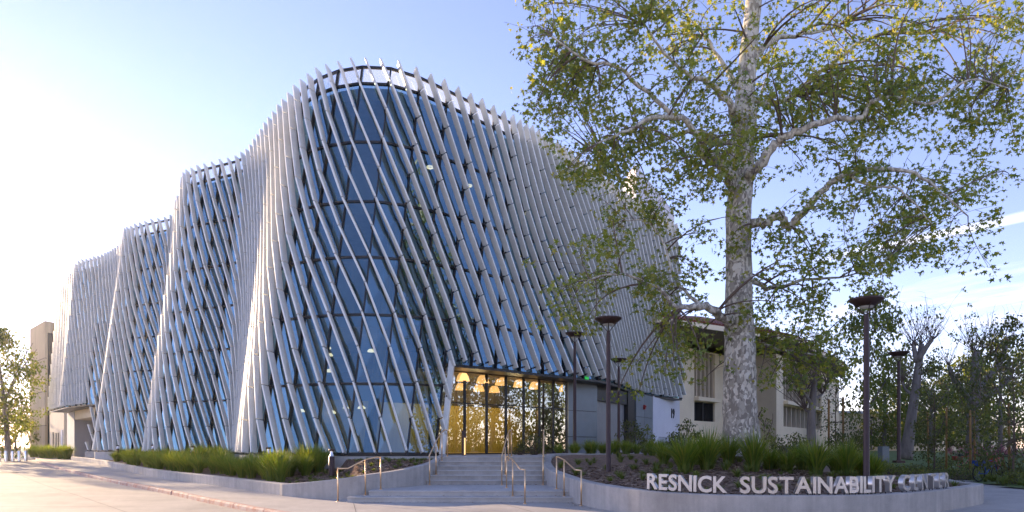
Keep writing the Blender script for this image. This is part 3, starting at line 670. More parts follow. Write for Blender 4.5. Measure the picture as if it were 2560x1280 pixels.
# white kinked edge panel that closes the tower beside the lobby
q = MB(); a = P_(mR, ZB); m_ = P_(mR, 3.4)+np.array((-.02, .15, 0)); c = P_(mR, ZS+.1); nn = np.array((.25, -.95, 0))
q.beam(a+nn*.1, m_+nn*.2, .22, .40, up=(0, -1, 0)); q.beam(m_+nn*.2, c+nn*.1, .22, .40, up=(0, -1, 0)); q.build('edge_panel', 'fin', bld)
q = MB(); q.add([tuple(P_(mR, ZB)), tuple(P_(mR, ZS)), (LG[0][0], LG[0][1], ZS), (LG[0][0], LG[0][1], ZB)], [(0, 1, 2, 3)]); q.build('return_pane', 'lobby', bld)
# plaza at the head of the steps
q = MB(); q.prism([(-2.5, 23.78), (1.1, 23.78), (1.3, 25.3), (2.0, 26.45), (5.2, 28.6), (9.2, 33.7), (13, 38), (15, 46), (13, 52), (2.7, 34.8), (-3.5, 29.0), (-2.45, 28.2), (-2.55, 25.6)], .3, ZB); q.build('plaza', 'stepc', kind='structure')
LPOLY = [tuple(p) for p in lin] + [tuple(q_) for q_ in curve(ZB, .1, .7, mL, mR)[::-1]]
terrain('planting_bed', LPOLY, .22, zleft, 'soil')
terrain('planting_bed', RPOLY, .22, zmound, 'soil')
# ------------------------------------------------------------------ steps and handrails
st = wthing('entrance_stairs', 'broad grey concrete stairs with a landing leading up to the entrance', 'stairs', (-.7, 20, 0))
q = MB(); q.prism([(-4.45, 18.45), (1.72, 18.38), (1.5, 19.4), (-4.2, 19.4)], -.02, .11); q.prism([(-4.455, 18.42), (1.725, 18.35), (1.5, 19.39), (-4.2, 19.39)], .111, .145); q.build('step', 'stepc', st)
q = MB(); q.prism([(-3.95, 18.85), (1.62, 18.78), (1.42, 19.8), (1.2, 21.3), (1.15, 22.0), (-2.9, 22.0), (-3.5, 20.4), (-4.0, 19.5)], -.02, .255); q.prism([(-3.955, 18.82), (1.625, 18.75), (1.42, 19.8), (1.2, 21.3), (1.15, 22.0), (-2.9, 22.0), (-3.5, 20.4), (-4.0, 19.5)], .256, .29); q.build('landing', 'stepc', st)
for i in range(6):
    y = 21.75+i*.36; z = .29+(i+1)*.145; xl = -2.72+.04*i; q = MB(); yb = y+.75 if i < 5 else 24.0
    q.prism([(xl, y), (1.12, y), (1.12, yb), (xl, yb)], .2, z-.03-.0005*(5-i)); rs = q.build('riser', 'concrete', st); q = MB(); q.prism([(xl-.004, y-.04), (1.124, y-.04), (1.124, yb-.01), (xl-.004, yb-.01)], z-.029-.0005*(5-i), z-.0005*(5-i)); q.build('tread', 'stepc', st)
def rail(label, runs):
    first = runs[0][0][0][0]; t = wthing('handrail', label, 'handrail', (first[0], first[1], first[2]))
    for posts, top in runs:
        for p, h in posts:
            b = MB(); b.tube([p, (p[0], p[1], p[2]+h)], .02, 8); b.lathe([(.05, 0), (.05, .012), (.024, .02)], 10, (p[0], p[1], p[2])); b.build('post', 'steel', t, smooth=True)
        b = MB(); b.tube(top, .02, 8); b.build('rail', 'steel', t, smooth=True)
def lowrail(px_, py_, ex=0):
    # level tail, slope over the two steps, short level head
    a, b_, c = (px_[0], py_[0], 0), (px_[1], py_[1], .145), (px_[2], py_[2], .29)
    H = .90
    k = lambda p, dz: (p[0], p[1], p[2]+dz)
    m1 = (a[0]+(b_[0]-a[0])*.35, a[1]+(b_[1]-a[1])*.35, H)
    return ([(a, H), (b_, H+.10), (c, H+.02)], [k(a, H), m1, (b_[0], b_[1], .145+H+.1), (c[0]-(c[0]-b_[0])*.25, c[1]-(c[1]-b_[1])*.25, .29+H+.02), k(c, H+.02)])
def highrail(x0, x1, n=4):
    pts = []
    posts = []
    for i in range(n):
        t = i/(n-1); y = 21.55+2.55*t; z = .29+.87*max(0, min(1, (y-21.7)/1.95)); x = x0+(x1-x0)*t; z = round((z-.29)/.145)*.145+.29; posts.append(((x, y, z), .92))
    top = []
    for t in np.linspace(0, 1, 9):
        y = 21.35+2.85*t; z = .29+.90+.87*max(0, min(1, (y-21.4)/2.3))**.9 + .10*math.sin(t*math.pi); top.append((x0+(x1-x0)*t, y, z))
    return posts, top
rail('left handrail of bronze posts by the curved planter wall of the steps', [lowrail((-4.78, -4.1, -3.72), (18.75, 19.1, 19.35)), highrail(-2.6, -2.28)])
rail('middle handrail of bronze posts in the middle of the steps', [lowrail((.34, .02, -.16), (17.9, 18.7, 20.1)), highrail(-.32, -.02)])
rail('right handrail of bronze posts by the wall with letters', [lowrail((1.76, 1.43, 1.28), (17.35, 18.75, 19.6)), highrail(.98, 1.12)])
# ------------------------------------------------------------------ letters on the curved wall
sign = wthing('wall_sign', 'row of grey metal letters on the curved concrete wall', 'sign', (5.95, 14.15, .5))
fp = offset_path(RW, .10); fd = np.concatenate([[0], np.cumsum(np.linalg.norm(np.diff(fp, axis=0), axis=1))])
def s_at_u(u):
    uu = 1280+F*fp[:, 0]/fp[:, 1]; i0 = np.argmin(fp[:, 0]+fp[:, 1]*0+np.where(fp[:, 1] < 20, 0, 99)); sel = np.arange(len(fp)); ok = (sel >= 40) & (sel < 150)
    return float(np.interp(u, uu[ok], fd[ok]))
CAPH = .345
def word(txt, u0, u1):
    s0, s1 = s_at_u(u0), s_at_u(u1); ms = [textmesh(c, .022, .09, 1.0) for c in txt]
    ext = []
    for me in ms:
        v = np.empty(len(me.vertices)*3); me.vertices.foreach_get('co', v); v = v.reshape(-1, 3); ext.append((v[:, 0].min(), v[:, 0].max(), v[:, 1].min(), v[:, 1].max(), v))
    caph = textcap; sc = CAPH/caph
    tot = sum(e[1]-e[0] for e in ext)*sc; gap = ((s1-s0)-tot)/(len(txt)-1)
    if gap < .02: gap = .03
    squeeze = ((s1-s0)-gap*(len(txt)-1))/tot if gap == .03 else 1
    s = s0
    for c, me, e in zip(txt, ms, ext):
        wd = (e[1]-e[0])*sc*squeeze; v = e[4].copy(); v[:, 0] = (v[:, 0]-(e[0]+e[1])/2)*sc*squeeze
        v[:, 1] = (v[:, 1]-e[2])*CAPH/(e[3]-e[2]) if c not in 'SCU' else (v[:, 1]-e[2])*CAPH*1.03/(e[3]-e[2])-.005
        v[:, 2] = v[:, 2]*.62
        me.vertices.foreach_set('co', v.ravel()); me.materials.clear(); me.materials.append(MT['letter'])
        sm = s+wd/2; p = at(fp, fd, sm); p2 = at(fp, fd, sm+.05); d = Vector((*(p2-p), 0)).normalized(); n = Vector((d.y, -d.x, 0))
        mt = Matrix((d, Vector((0, 0, 1)), n)).transposed().to_4x4(); zt = float(np.interp(sm, fd, RW[:, 2])); mt.translation = Vector((p[0], p[1], zt+.035))-n*.05
        o = link('letter', me, sign); o.matrix_local = Matrix.Translation(-Vector(sign.location)) @ mt
        b = MB()
        for kx in (-.3, .3): b.tube([(wd*kx, 0, 0), (wd*kx, -.05, 0)], .012, 6)
        b.build('pin', 'dark', o)
        s += wd+gap
m_ = textmesh('E', .022, .09, 1.0); v = np.empty(len(m_.vertices)*3); m_.vertices.foreach_get('co', v); textcap = float(np.ptp(v.reshape(-1, 3)[:, 1])); bpy.data.meshes.remove(m_)
word('RESNICK', 1618, 1818); word('SUSTAINABILITY', 1850, 2238); word('CENTER', 2257, 2373)
# ------------------------------------------------------------------ lamps and bollards
def lamp_meshes():
    R_ = {}
    b = MB(); b.lathe([(.02, .0), (.20, .02), (.395, .155), (.40, .20), (.385, .20), (.20, .075), (.02, .06)], 28); R_['lamp_head'] = b.mesh('lamp_head', 'bronze', True)
    b = MB(); b.lathe([(.02, -.03), (.15, -.02), (.17, .03), (.19, .018)], 24); R_['lens'] = b.mesh('lens', 'lens', True)
    b = MB()
    for a in range(3):
        t = 2.1*a+.4; b.tube([(.03*math.cos(t), .03*math.sin(t), -.2), (.18*math.cos(t), .18*math.sin(t), -.03), (.27*math.cos(t), .27*math.sin(t), .06)], .014, 6)
    R_['bracket_arms'] = b.mesh('bracket_arms', 'bronze'); return R_
LM = lamp_meshes()
def lamp(u, Y, zb, vtop, label):
    top = uv(u, vtop, Y); t = thing('street_lamp', label, 'street lamp', (top.x, Y, zb), 0, 'dark bronze street lamps'); H = top.z-.20-zb
    for nm, me in LM.items():
        o = link(nm, me, t); o.location = (0, 0, H)
    b = MB(); b.lathe([(.085, 0), (.085, .1), (.075, .12), (.062, H-.3), (.05, H-.22), (.05, H-.18), (.01, H-.17)], 14); b.build('pole', 'bronze', t, smooth=True)
    b = MB(); b.box((0, 0, .03), .34, .34, .10); b.build('base', 'bronze', t)
lamp(1521, 20.5, .52, 795, 'tall dark street lamp at edge of mulch bed, just right of the steps')
lamp(1437, 29, 1.14, 832, 'dark street lamp on low concrete pad right of the lobby glass')
lamp(1547, 33.4, 1.14, 897, 'dark street lamp in front of the grey roller shutter')
lamp(2166, 16.8, .50, 747, 'nearest street lamp, behind the letters right of the sycamore')
lamp(2247, 28, .86, 880, 'dark street lamp right of the nearest one, before leaning trunk')
lamp(2178, 72, 1.2, 1042, 'tiny far street lamp behind the planting at the pale wall')
q = MB(); q.prism([(2.35, 28.4), (3.9, 28.4), (3.9, 30.2), (2.35, 30.2)], 1.0, ZB+.05)
tag(q.build('concrete_pad', 'stepc'), 'low concrete pad under the street lamp by the lobby', 'concrete pad')
def bollard(x, y, z, label, h=.95):
    t = thing('bollard_light', label, 'bollard light', (x, y, z), random.uniform(0, 1), 'round bollard lights in the left planter')
    b = MB(); b.lathe([(.10, -.1), (.10, h-.26), (.085, h-.25)], 16); b.build('post', 'bronze', t, smooth=True)
    b = MB(); b.lathe([(.085, h-.25), (.045, h-.16), (.045, h-.07)], 16); b.build('reflector', 'silver', t, smooth=True)
    b = MB(); b.lathe([(.01, h-.07), (.098, h-.07), (.10, h-.055), (.10, h-.02), (.085, h), (.005, h)], 16); b.build('cap', 'bronze', t, smooth=True)
for x, y, lab in ((-6.05, 22.9, 'brown bollard light nearest the steps, on bare mulch in front of tower'), (-8.95, 25.1, 'brown bollard light in the grass left of the bare mulch'), (-14.6, 31.2, 'brown bollard light in long grass below the second glass bay'),
                  (-20.1, 38.2, 'bollard light half hidden in grass before third glass bay'), (-26, 45, 'farthest bollard light, its cap only just above the grass')):
    z = float(zleft(np.array([x]), np.array([y]))[0]); bollard(x, y, z, lab, .95 if x > -7 else 1.05)
t = thing('bollard_light', 'square dark bollard with lit side panel before the lobby glass', 'bollard light', (-1.9, 26.9, ZB))
b = MB(); b.box((0, 0, .49), .16, .16, .98); b.build('post', 'bronze', t); b = MB(); b.box((.045, -.085, .36), .05, .012, .66); b.build('light_strip', 'strip', t)
b = MB(); b.box((0.0, -.084, .86), .08, .01, .1); b.build('reader', 'black', t)
for i, u in enumerate((4, 12, 19, 27, 35)):
    b = MB(); b.lathe([(.13, 0), (.13, .86), (.11, .92), (.005, .94)], 14, (-43.4+i*.38, 57.8+i*.25, zst(57)-.12)); 
    tag(b.build('bollard', 'silver', smooth=True), 'plain grey steel bollard in the row at far left of the road', 'bollard', 'row of grey bollards at the far left')
# ------------------------------------------------------------------ left background: tan tower, low wall
t = wthing('concrete_tower', 'tall tan concrete tower at far left beyond the glass building', 'tower', (-60, 86, 0))
c = [uv(75, 1117, 90), uv(112, 1117, 84), uv(128, 1117, 88)]
q = MB(); q.prism([(c[0].x, 90), (c[1].x, 84), (c[1].x+.3, 84.6), (c[1].x+4, 100), (c[0].x+2, 102)], 0, 17.0); q.build('shaft', 'tan', t)
q = MB(); q.prism([(c[1].x+.6, 84.9), (c[2].x+.6, 88.5), (c[2].x+2, 102), (c[1].x+3, 101)], 0, 16.9); q.build('side_slab', 'beige', t)
q = MB(); q.prism([(c[1].x+.15, 84.3), (c[1].x+.75, 85.1), (c[1].x+1.2, 86), (c[1].x+.5, 86)], 0, 15.6); q.build('dark_slot', 'dark', t)
for z in (4.1, 8.3, 12.4):
    q = MB(); q.prism([(c[0].x-.02, 89.95), (c[1].x, 83.97), (c[1].x+.1, 84.2), (c[0].x+.2, 90.2)], z, z+.06); q.build('pour_joint', 'joint', t)
t = wthing('low_building', 'low beige concrete building between the tan tower and glass building', 'building', (-50, 80, 0))
a, b_ = uv(124, 1117, 82), uv(160, 1117, 75); d = Vector((b_.x-a.x, -7, 0)).normalized(); n = Vector((d.y, -d.x, 0))
q = MB(); q.prism([(a.x, 82), (b_.x, 75), (b_.x+6, 86), (a.x+6, 92)], 0, 7.5); q.build('wall', 'beige', t)
for s_, wd, z0, z1, nm in ((.25, .5, 1.0, 3.2, 'window'), (.45, .5, 1.3, 3.1, 'window'), (.62, .5, 1.3, 3.1, 'window'), (.85, .8, .1, 3.4, 'door')):
    p = Vector((a.x, 82, 0))+d*s_*Vector((b_.x-a.x, -7, 0)).length; q = MB(); q.beam(p+n*.03+Vector((0, 0, (z0+z1)/2)), p+d*wd+n*.03+Vector((0, 0, (z0+z1)/2)), .1, z1-z0); q.build(nm, 'dark' if nm == 'window' else 'white', t)
# ------------------------------------------------------------------ right background: beige building with tiled roof
t = wthing('office_building', 'beige two storey building with red tile roof behind the sycamore', 'building', (21, 55, 1.2)); OB = t
def face_wall(a, b_, z0, z1, holes, th=.6, m_='beige'):
    """a wall from a to b with real openings: holes are (s0, s1, z0, z1) along the wall"""
    a = Vector((*a, 0)); b_ = Vector((*b_, 0)); Lw = (b_-a).length; d = (b_-a)/Lw; n = Vector((d.y, -d.x, 0))
    ss = sorted({0, Lw} | {h[0] for h in holes} | {h[1] for h in holes}); zs = sorted({z0, z1} | {h[2] for h in holes} | {h[3] for h in holes}); q = MB()
    cell = lambda i, k: any(h[0] <= (ss[i]+ss[i+1])/2 <= h[1] and h[2] <= (zs[k]+zs[k+1])/2 <= h[3] for h in holes)
    pt = lambda s_, z, o: tuple(a+d*s_-n*o+Vector((0, 0, z)))
    for i in range(len(ss)-1):
        for k in range(len(zs)-1):
            s0, s1, y0, y1 = ss[i], ss[i+1], zs[k], zs[k+1]
            if not cell(i, k): q.add([pt(s0, y0, 0), pt(s1, y0, 0), pt(s1, y1, 0), pt(s0, y1, 0)], [(0, 1, 2, 3)])
    for h in holes:
        s0, s1, y0, y1 = h; v = [pt(s_, z, o) for o in (0, th) for s_, z in ((s0, y0), (s1, y0), (s1, y1), (s0, y1))]
        q.add(v, [(1, 0, 4, 5), (2, 1, 5, 6), (3, 2, 6, 7), (0, 3, 7, 4)])
    q.build('wall', m_, t)
    return a, d, n
zb, zt = 1.0, 9.0
def bay(a, d, n, s0, s1, z0, z1, nfin, fr='beiged', th=.6):
    A_ = a+d*s0-n*th; B2 = a+d*s1-n*th
    q = MB(); q.add([tuple(A_+Vector((0, 0, z0))), tuple(B2+Vector((0, 0, z0))), tuple(B2+Vector((0, 0, z1))), tuple(A_+Vector((0, 0, z1)))], [(0, 1, 2, 3)]); w_ = q.build('window', 'window', t)
    for i in range(nfin+1):
        p = A_+(B2-A_)*(i/nfin); q = MB(); q.beam(p+n*.2+Vector((0, 0, z0)), p+n*.2+Vector((0, 0, z1)), .16, .5, up=n); o = q.build('window_fin', fr, w_); o.location = (0, 0, 0)
# block A (left), block B (projecting, right)
a, d, n = face_wall((11.8, 50.0), (22.2, 61.2), zb, zt, [(3.2, 6.6, 5.4, 8.9), (3.2, 6.6, 3.5, 5.0)])
bay(a, d, n, 3.2, 6.6, 5.4, 8.9, 5); bay(a, d, n, 3.2, 6.6, 3.5, 5.0, 2, 'dark')
q = MB(); q.prism([(11.9, 50.5), (22.0, 61.4), (16, 72), (4, 60)], zb, 8.95); q.build('inner_wall', 'core', t) if False else None
a2, d2, n2 = face_wall((21.3, 55.0), (36.5, 76.2), zb, zt, [(2.2, 17, 5.45, 8.9), (2.2, 17, 3.2, 4.95)])
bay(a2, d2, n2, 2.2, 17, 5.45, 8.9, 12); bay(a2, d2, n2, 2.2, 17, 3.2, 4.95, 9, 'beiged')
q = MB(); q.beam(a2+d2*2.2+n2*.12+Vector((0, 0, 5.2)), a2+d2*17.3+n2*.12+Vector((0, 0, 5.2)), .5, .3); q.build('ledge', 'beige', t)
q = MB(); q.beam(a+d*3.2+n*.12+Vector((0, 0, 5.2)), a+d*6.9+n*.12+Vector((0, 0, 5.2)), .5, .3); q.build('ledge', 'beige', t)
face_wall((17.6, 58.5), (21.3, 55.0), zb, zt, [], .3, 'beiged')  # return wall on the shadow side, its shade put in as a darker beige
q = MB(); q.prism([(12.6, 51.9), (18.4, 59.4), (21.9, 56.9), (36.2, 76.8), (20, 90), (2, 66)], zb, 8.9); q.build('inner_block', 'dark', t)
for (aa, dd, nn, L0, L1) in ((a, d, n, .5, 14), (a2, d2, n2, 1, 16)):
    q = MB(); q.beam(aa+dd*L0+nn*.06+Vector((0, 0, 1.35)), aa+dd*L1+nn*.06+Vector((0, 0, 1.35)), .1, .5); q.build('base_vent', 'dark', t)
EV = [(9.5, 44.2), (21.8, 52.4), (34.0, 69.8), (38, 78), (18, 92), (-3, 64)]
q = MB(); q.prism(EV, 9.55, 9.62); q.build('eave', 'eave', t)
q = MB()
for i in range(6):
    a_, b2 = Vector((*EV[i], 9.72)), Vector((*EV[(i+1) % 6], 9.72)); q.beam(a_, b2, .2, .34)
q.build('fascia', 'beige', t)
cen = np.mean(np.array(EV), axis=0)
q = MB(); n6 = 6; vs = [(x, y, 9.92) for x, y in EV]+[(cen[0]+(x-cen[0])*.35, cen[1]+(y-cen[1])*.35, 12.6) for x, y in EV]
q.add(vs, [(i, (i+1) % 6, 6+(i+1) % 6, 6+i) for i in range(6)]+[(6, 7, 8, 9, 10, 11)]); roof = q.build('roof', 'tile', t)
q = MB()
for e in (0, 1):
    p0, p1 = np.array(vs[e]), np.array(vs[(e+1) % 6]); q0, q1 = np.array(vs[6+e]), np.array(vs[6+(e+1) % 6]); nn_ = int(np.linalg.norm(p1-p0)/.32)
    for i in range(nn_):
        s_ = (i+.5)/nn_; a_ = p0+(p1-p0)*s_; b2 = q0+(q1-q0)*s_; q.tube([tuple(a_+(0, 0, .05)), tuple(b2+(0, 0, .05))], .11, 6, True)
o = q.build('roof_tiles', 'tile', roof, kind='stuff'); o.location = (0, 0, 0)
t = wthing('annex_wall', 'long pale low building wall right of the beige office building', 'building', (40, 80, 1))
q = MB(); q.prism([(36, 82), (62, 92), (60, 100), (34, 92)], .8, 5.6); q.build('wall', 'beige', t); q = MB(); q.prism([(35.8, 81.6), (62.3, 91.6), (60.2, 100.2), (33.8, 92.2)], 5.6, 5.9); q.build('coping', 'white', t)
t = wthing('pale_building', 'pale wall glimpsed between trunks at the right', 'building', (60, 100, 1))
q = MB(); q.prism([(58, 90), (66, 90), (68, 100), (58, 100)], .6, 5.0); q.build('wall', 'beige', t); q = MB(); q.box((62.6, 89.96, 1.9), 1.0, .08, 2.2); q.build('door', 'dark', t)
q = MB(); q.box((18.5, 34.0, 1.1), .42, .3, .85, .3); tag(q.build('utility_cabinet', 'panel'), 'pale grey upright cabinet by the lamp behind the long grass', 'cabinet')
# railing by the white wall
t = wthing('metal_railing', 'low blue grey metal railing before the white numbered wall', 'railing', (9.6, 44, ZB))
A_, B2 = Vector((9.3, 43.2, ZB)), Vector((12.8, 48.6, ZB))
for z in (.12, .95):
    q = MB(); q.beam(A_+Vector((0, 0, z)), B2+Vector((0, 0, z)), .04, .04); q.build('rail', 'panel', t)
for i in range(34):
    p = A_+(B2-A_)*(i/33); q = MB(); q.beam(p+Vector((0, 0, 0 if i % 11 == 0 else .12)), p+Vector((0, 0, .95)), .022, .022); q.build('baluster', 'panel', t)
# lawn at the right, beyond the path
STRIP = catmull([(12, -6, 0), (17.0, 8, 0), (17.4, 16, 0), (17.7, 23.7, 0), (20.1, 30.1, 0), (22.0, 34.8, 0), (23.0, 37.5, 0)], 8)
STRIP = catmull([(34, 4, 0), (22.5, 14, 0), (18.6, 20.5, 0), (17.7, 23.7, 0), (20.1, 30.1, 0), (22.0, 34.8, 0), (23.0, 37.5, 0)], 8)
def zlawn(X, Y):
    d, _ = near(STRIP, X, Y); s_ = np.clip((d-.2)/11, 0, 1); s_ = s_*s_*(3-2*s_); return .05+.95*s_+rough(X*.4, Y*.4, .03)
terrain('lawn', [tuple(p[:2]) for p in STRIP]+[(18.8, 33.2), (13.2, 38.2), (15.2, 46), (13.5, 53), (30, 120), (130, 140), (130, 6)], .8, zlawn, 'lawn')
# ------------------------------------------------------------------ grasses
def clump_mesh(nm, nb, h, spread, wd, m_, seed, droop=1.0):
    r = random.Random(seed); q = MB()
    for i in range(nb):
        a = r.uniform(0, 2*math.pi); lean = r.uniform(.05, 1)**.8*spread; hh = h*r.uniform(.6, 1.05); b0 = r.uniform(0, .10)*spread/.5
        dx, dy = math.cos(a), math.sin(a); px_, py_ = -dy*wd/2, dx*wd/2; pts = []
        for k in range(5):
            t = k/4; rr = b0+lean*(t**1.6); z = hh*(t-.28*droop*(lean/spread)*t**2.6); w_ = (1, 1.05, .95, .65, .05)[k]
            pts.append((dx*rr, dy*rr, z, w_))
        vs = []
        for x, y, z, w_ in pts: vs += [(x-px_*w_, y-py_*w_, z), (x+px_*w_, y+py_*w_, z)]
        q.add(vs, [(2*k, 2*k+1, 2*k+3, 2*k+2) for k in range(4)])
    return q.mesh(nm, m_)
BIG = [clump_mesh('grass_clump', 300, 1.40+.1*(i%3-1), .92+.12*(i%2), .026, 'grass', i, 1.25) for i in range(5)]
TUF = [clump_mesh('grass_tuft', 70, .20, .22, .012, 'tuft', 20+i, .6) for i in range(4)]
def put(me, nm, x, y, z, sc, label, cat, group):
    o = link(nm, me); o.location = (x, y, z); o.rotation_euler = (0, 0, random.uniform(0, 6.28)); o.scale = (sc*random.uniform(.9, 1.1), sc*random.uniform(.9, 1.1), sc*random.uniform(.85, 1.12)); return tag(o, label, cat, group)
BANK = ('yellow green grass clump of left bank below the farthest glass bay', 'yellow green grass clump of left bank below the third glass bay', 'yellow green grass clump of left bank below the second glass bay', 'yellow green grass clump of left bank below left flank of front tower')
BASE = np.array(curve(ZB, -.9, .3, mL, mR)); used = []
lp = [tuple(p) for p in lin]+[tuple(q_) for q_ in BASE[::-1]]
def okp(x, y, mind): return all((x-a)**2+(y-b)**2 > mind*mind for a, b in used)
tries = 0; cnt_ = 0
LWd = np.concatenate([[0], np.cumsum(np.linalg.norm(np.diff(LW[:, :2], axis=0), axis=1))])
while tries < 9000 and cnt_ < 240:
    tries += 1; s_ = LWd[-1]*(random.random()**.85); q_ = at(LW, LWd, s_); of = random.uniform(.5, 4.4); x = q_[0]+of*.8; y = q_[1]+of*.6
    if not inpoly(lp, [x], [y])[0]: continue
    d, z = near(np.vstack([LW, LC]), np.array([x]), np.array([y])); d = d[0]
    if d < .55 or (x > -8.2 and y < 24) or x > -7.2 or d > 4.2: continue
    md = .60+.010*(y-20)
    if not okp(x, y, md): continue
    used.append((x, y)); z = float(zleft(np.array([x]), np.array([y]))[0]); cnt_ += 1
    put(random.choice(BIG), 'grass_clump', x, y, z-.03, random.uniform(.66, .86), BANK[0 if y > 46 else 1 if y > 36 else 2 if y > 28 else 3], 'grass clump', BANK[0 if y > 46 else 1 if y > 36 else 2 if y > 28 else 3].replace('grass clump', 'grass clumps'))
for (x, y) in ((-7.6, 22.4), (-7.9, 24.0), (-8.1, 22.9), (-7.1, 25.0)):
    put(random.choice(BIG), 'grass_clump', x, y, float(zleft(np.array([x]), np.array([y]))[0])-.03, .8, 'bright grass clump at right end of left bank by bare mulch', 'grass clump', 'grass clumps by the bare mulch')
used = []
tries = n_ = 0
lpoly2 = [tuple(p) for p in lin]+[tuple(q_) for q_ in curve(ZB, -.4, .3, mL, mR)[::-1]]
while tries < 4000 and n_ < 75:
    tries += 1; x = random.uniform(-7.2, -2.5); y = random.uniform(19.7, 26)
    if not inpoly(lpoly2, [x], [y])[0] or not okp(x, y, .33): continue
    if near(np.vstack([LW, LC]), np.array([x]), np.array([y]))[0][0] < .35: continue
    used.append((x, y)); n_ += 1; put(random.choice(TUF), 'grass_tuft', x, y, float(zleft(np.array([x]), np.array([y]))[0])-.01, random.uniform(.5, .9), 'small low grass tuft on mulch left of the steps', 'grass tuft', 'grass tufts left of the steps')
# right planter: large clumps along the crest, tufts on the slope
for u, Y, sc, lab in ((1712, 18.9, 1.15, 'dark green grass clump at left end of row, before white wall'), (1768, 19.2, 1.1, 'second grass clump of the row from left, left of sycamore'), (1742, 20.6, 1.0, 'grass clump behind the two leftmost ones of the row'),
    (1822, 20.4, .9, 'grass clump at left foot of the sycamore'), (1883, 19.6, 1.05, 'grass clump right before the sycamore trunk'), (1925, 20.6, .85, 'grass clump at right foot of the sycamore'), (1968, 20.4, .8, 'grass clump between sycamore and bare purple tree'),
    (2040, 19.6, 1.05, 'broad grass clump below the bare purple tree'), (2005, 21.3, .9, 'grass clump just behind, left of bare purple tree foot'), (2092, 20.8, .95, 'grass clump between bare purple tree and nearest lamp'), (2118, 19.9, .95, 'grass clump left of the nearest lamp pole'),
    (2150, 21.4, .95, 'grass clump behind the nearest lamp pole'), (2185, 20.9, .9, 'grass clump at right end of row, right of nearest lamp'), (1660, 21.5, .75, 'smaller grass clump before the blue railing'), (1630, 23.5, .7, 'smaller grass clump below the grey zinc panels')):
    x = (u-1280)/F*Y; put(random.choice(BIG), 'grass_clump', x, Y, float(zmound(np.array([x]), np.array([Y]))[0])-.03, sc*.88, lab, 'grass clump', 'grass clumps along the mound')
used = []; tries = n_ = 0
while tries < 6000 and n_ < 120:
    tries += 1; x = random.uniform(1.5, 14); y = random.uniform(14.6, 24)
    if not inpoly(RPOLY, [x], [y])[0] or not okp(x, y, .42): continue
    if near(RW, np.array([x]), np.array([y]))[0][0] < .5: continue
    if random.random() < .45 and x > 5 and y < 17: continue
    used.append((x, y)); n_ += 1; put(random.choice(TUF), 'grass_tuft', x, y, float(zmound(np.array([x]), np.array([y]))[0])-.01, random.uniform(.7, 1.5), 'low green grass tuft on mulch behind the lettered wall', 'grass tuft', 'grass tufts behind the lettered wall')
for i, (x, y) in enumerate([(2.6+.75*k+random.uniform(-.2, .2), 27.6+.72*k+random.uniform(-.3, .5)) for k in range(11)] + [(1.9+.7*k, 27.4+.9*k) for k in range(6)]):
    put(random.choice(BIG), 'grass_clump', x, y, ZB-.02, random.uniform(.45, .62), 'grass clump in the hedge row below the roller shutter and lobby corner', 'grass clump', 'grass hedge before the shutter')
for i in range(16):
    x, y = -48.5+i*.62+random.uniform(-.4, .4), 69-i*.6+random.uniform(-.8, .8); put(random.choice(BIG), 'grass_clump', x, y, zst(y), random.uniform(.85, 1.1), 'yellow green grass clump in the far bed before the tan tower', 'grass clump', 'far left grass clumps')
# ground-cover strip beyond the path
for i in range(60):
    s_ = STRIP[4+int(i*.66)] if 4+int(i*.66) < len(STRIP) else STRIP[-1]; x, y = s_[0]+random.uniform(.2, 1.5), s_[1]+random.uniform(-.5, .5)
    put(random.choice(TUF), 'grass_tuft', x, y, float(zlawn(np.array([x]), np.array([y]))[0])-.02, random.uniform(1.2, 2.0), 'tuft in the dark green edging strip beyond the right path', 'grass tuft', 'edging strip beyond the path')
# bark chips scattered over both beds
def chips(poly, zf, n, x0, x1, y0, y1, parent_name):
    q = MB(); X = rng.uniform(x0, x1, n); Y = rng.uniform(y0, y1, n); k = inpoly(poly, X, Y); X, Y = X[k], Y[k]; Z = zf(X, Y)+.006
    for x, y, z in zip(X, Y, Z):
        a = random.uniform(0, 6.28); l_ = random.uniform(.02, .07); w_ = random.uniform(.008, .02); dx, dy = math.cos(a)*l_, math.sin(a)*l_; ex, ey = -math.sin(a)*w_, math.cos(a)*w_; tz = random.uniform(-.02, .03)
        q.add([(x-dx-ex, y-dy-ey, z), (x+dx-ex, y+dy-ey, z+tz), (x+dx+ex, y+dy+ey, z+tz+.008), (x-dx+ex, y-dy+ey, z+.012)], [(0, 1, 2, 3)])
    q.build('bark_chips', 'chip', kind='stuff')
chips(RPOLY, zmound, 15000, 1.2, 14, 14.2, 22, 0); chips(lpoly2, zleft, 7000, -8, -2.5, 19.6, 26.5, 0)
q = MB()
for i in range(260):
    if i < 90: x, y, z = random.uniform(-4.2, 1.6), random.choice((18.42, 18.83))-random.uniform(.0, .12), 0.0 if False else 0.004
    elif i < 170: x, y = random.uniform(-2.6, 1.1), 21.72-random.uniform(0, .12); z = .296
    else: x, y, z = random.uniform(1.4, 2.4), random.uniform(16, 19), .004
    if i < 90 and y > 18.5: z = .15
    if i >= 170:
        d_ = near(RW, np.array([x]), np.array([y]))[0][0]
        if d_ > .3: continue
        if y > 18.3: z = .15
    a = random.uniform(0, 6.28); s_ = random.uniform(.015, .045); q.add([(x+s_*math.cos(a+k*1.57)*(1 if k % 2 else .6), y+s_*math.sin(a+k*1.57)*(1 if k % 2 else .6), z+random.uniform(.002, .02)) for k in range(4)], [(0, 1, 2, 3)])
q.build('fallen_leaves', 'chip', kind='stuff')

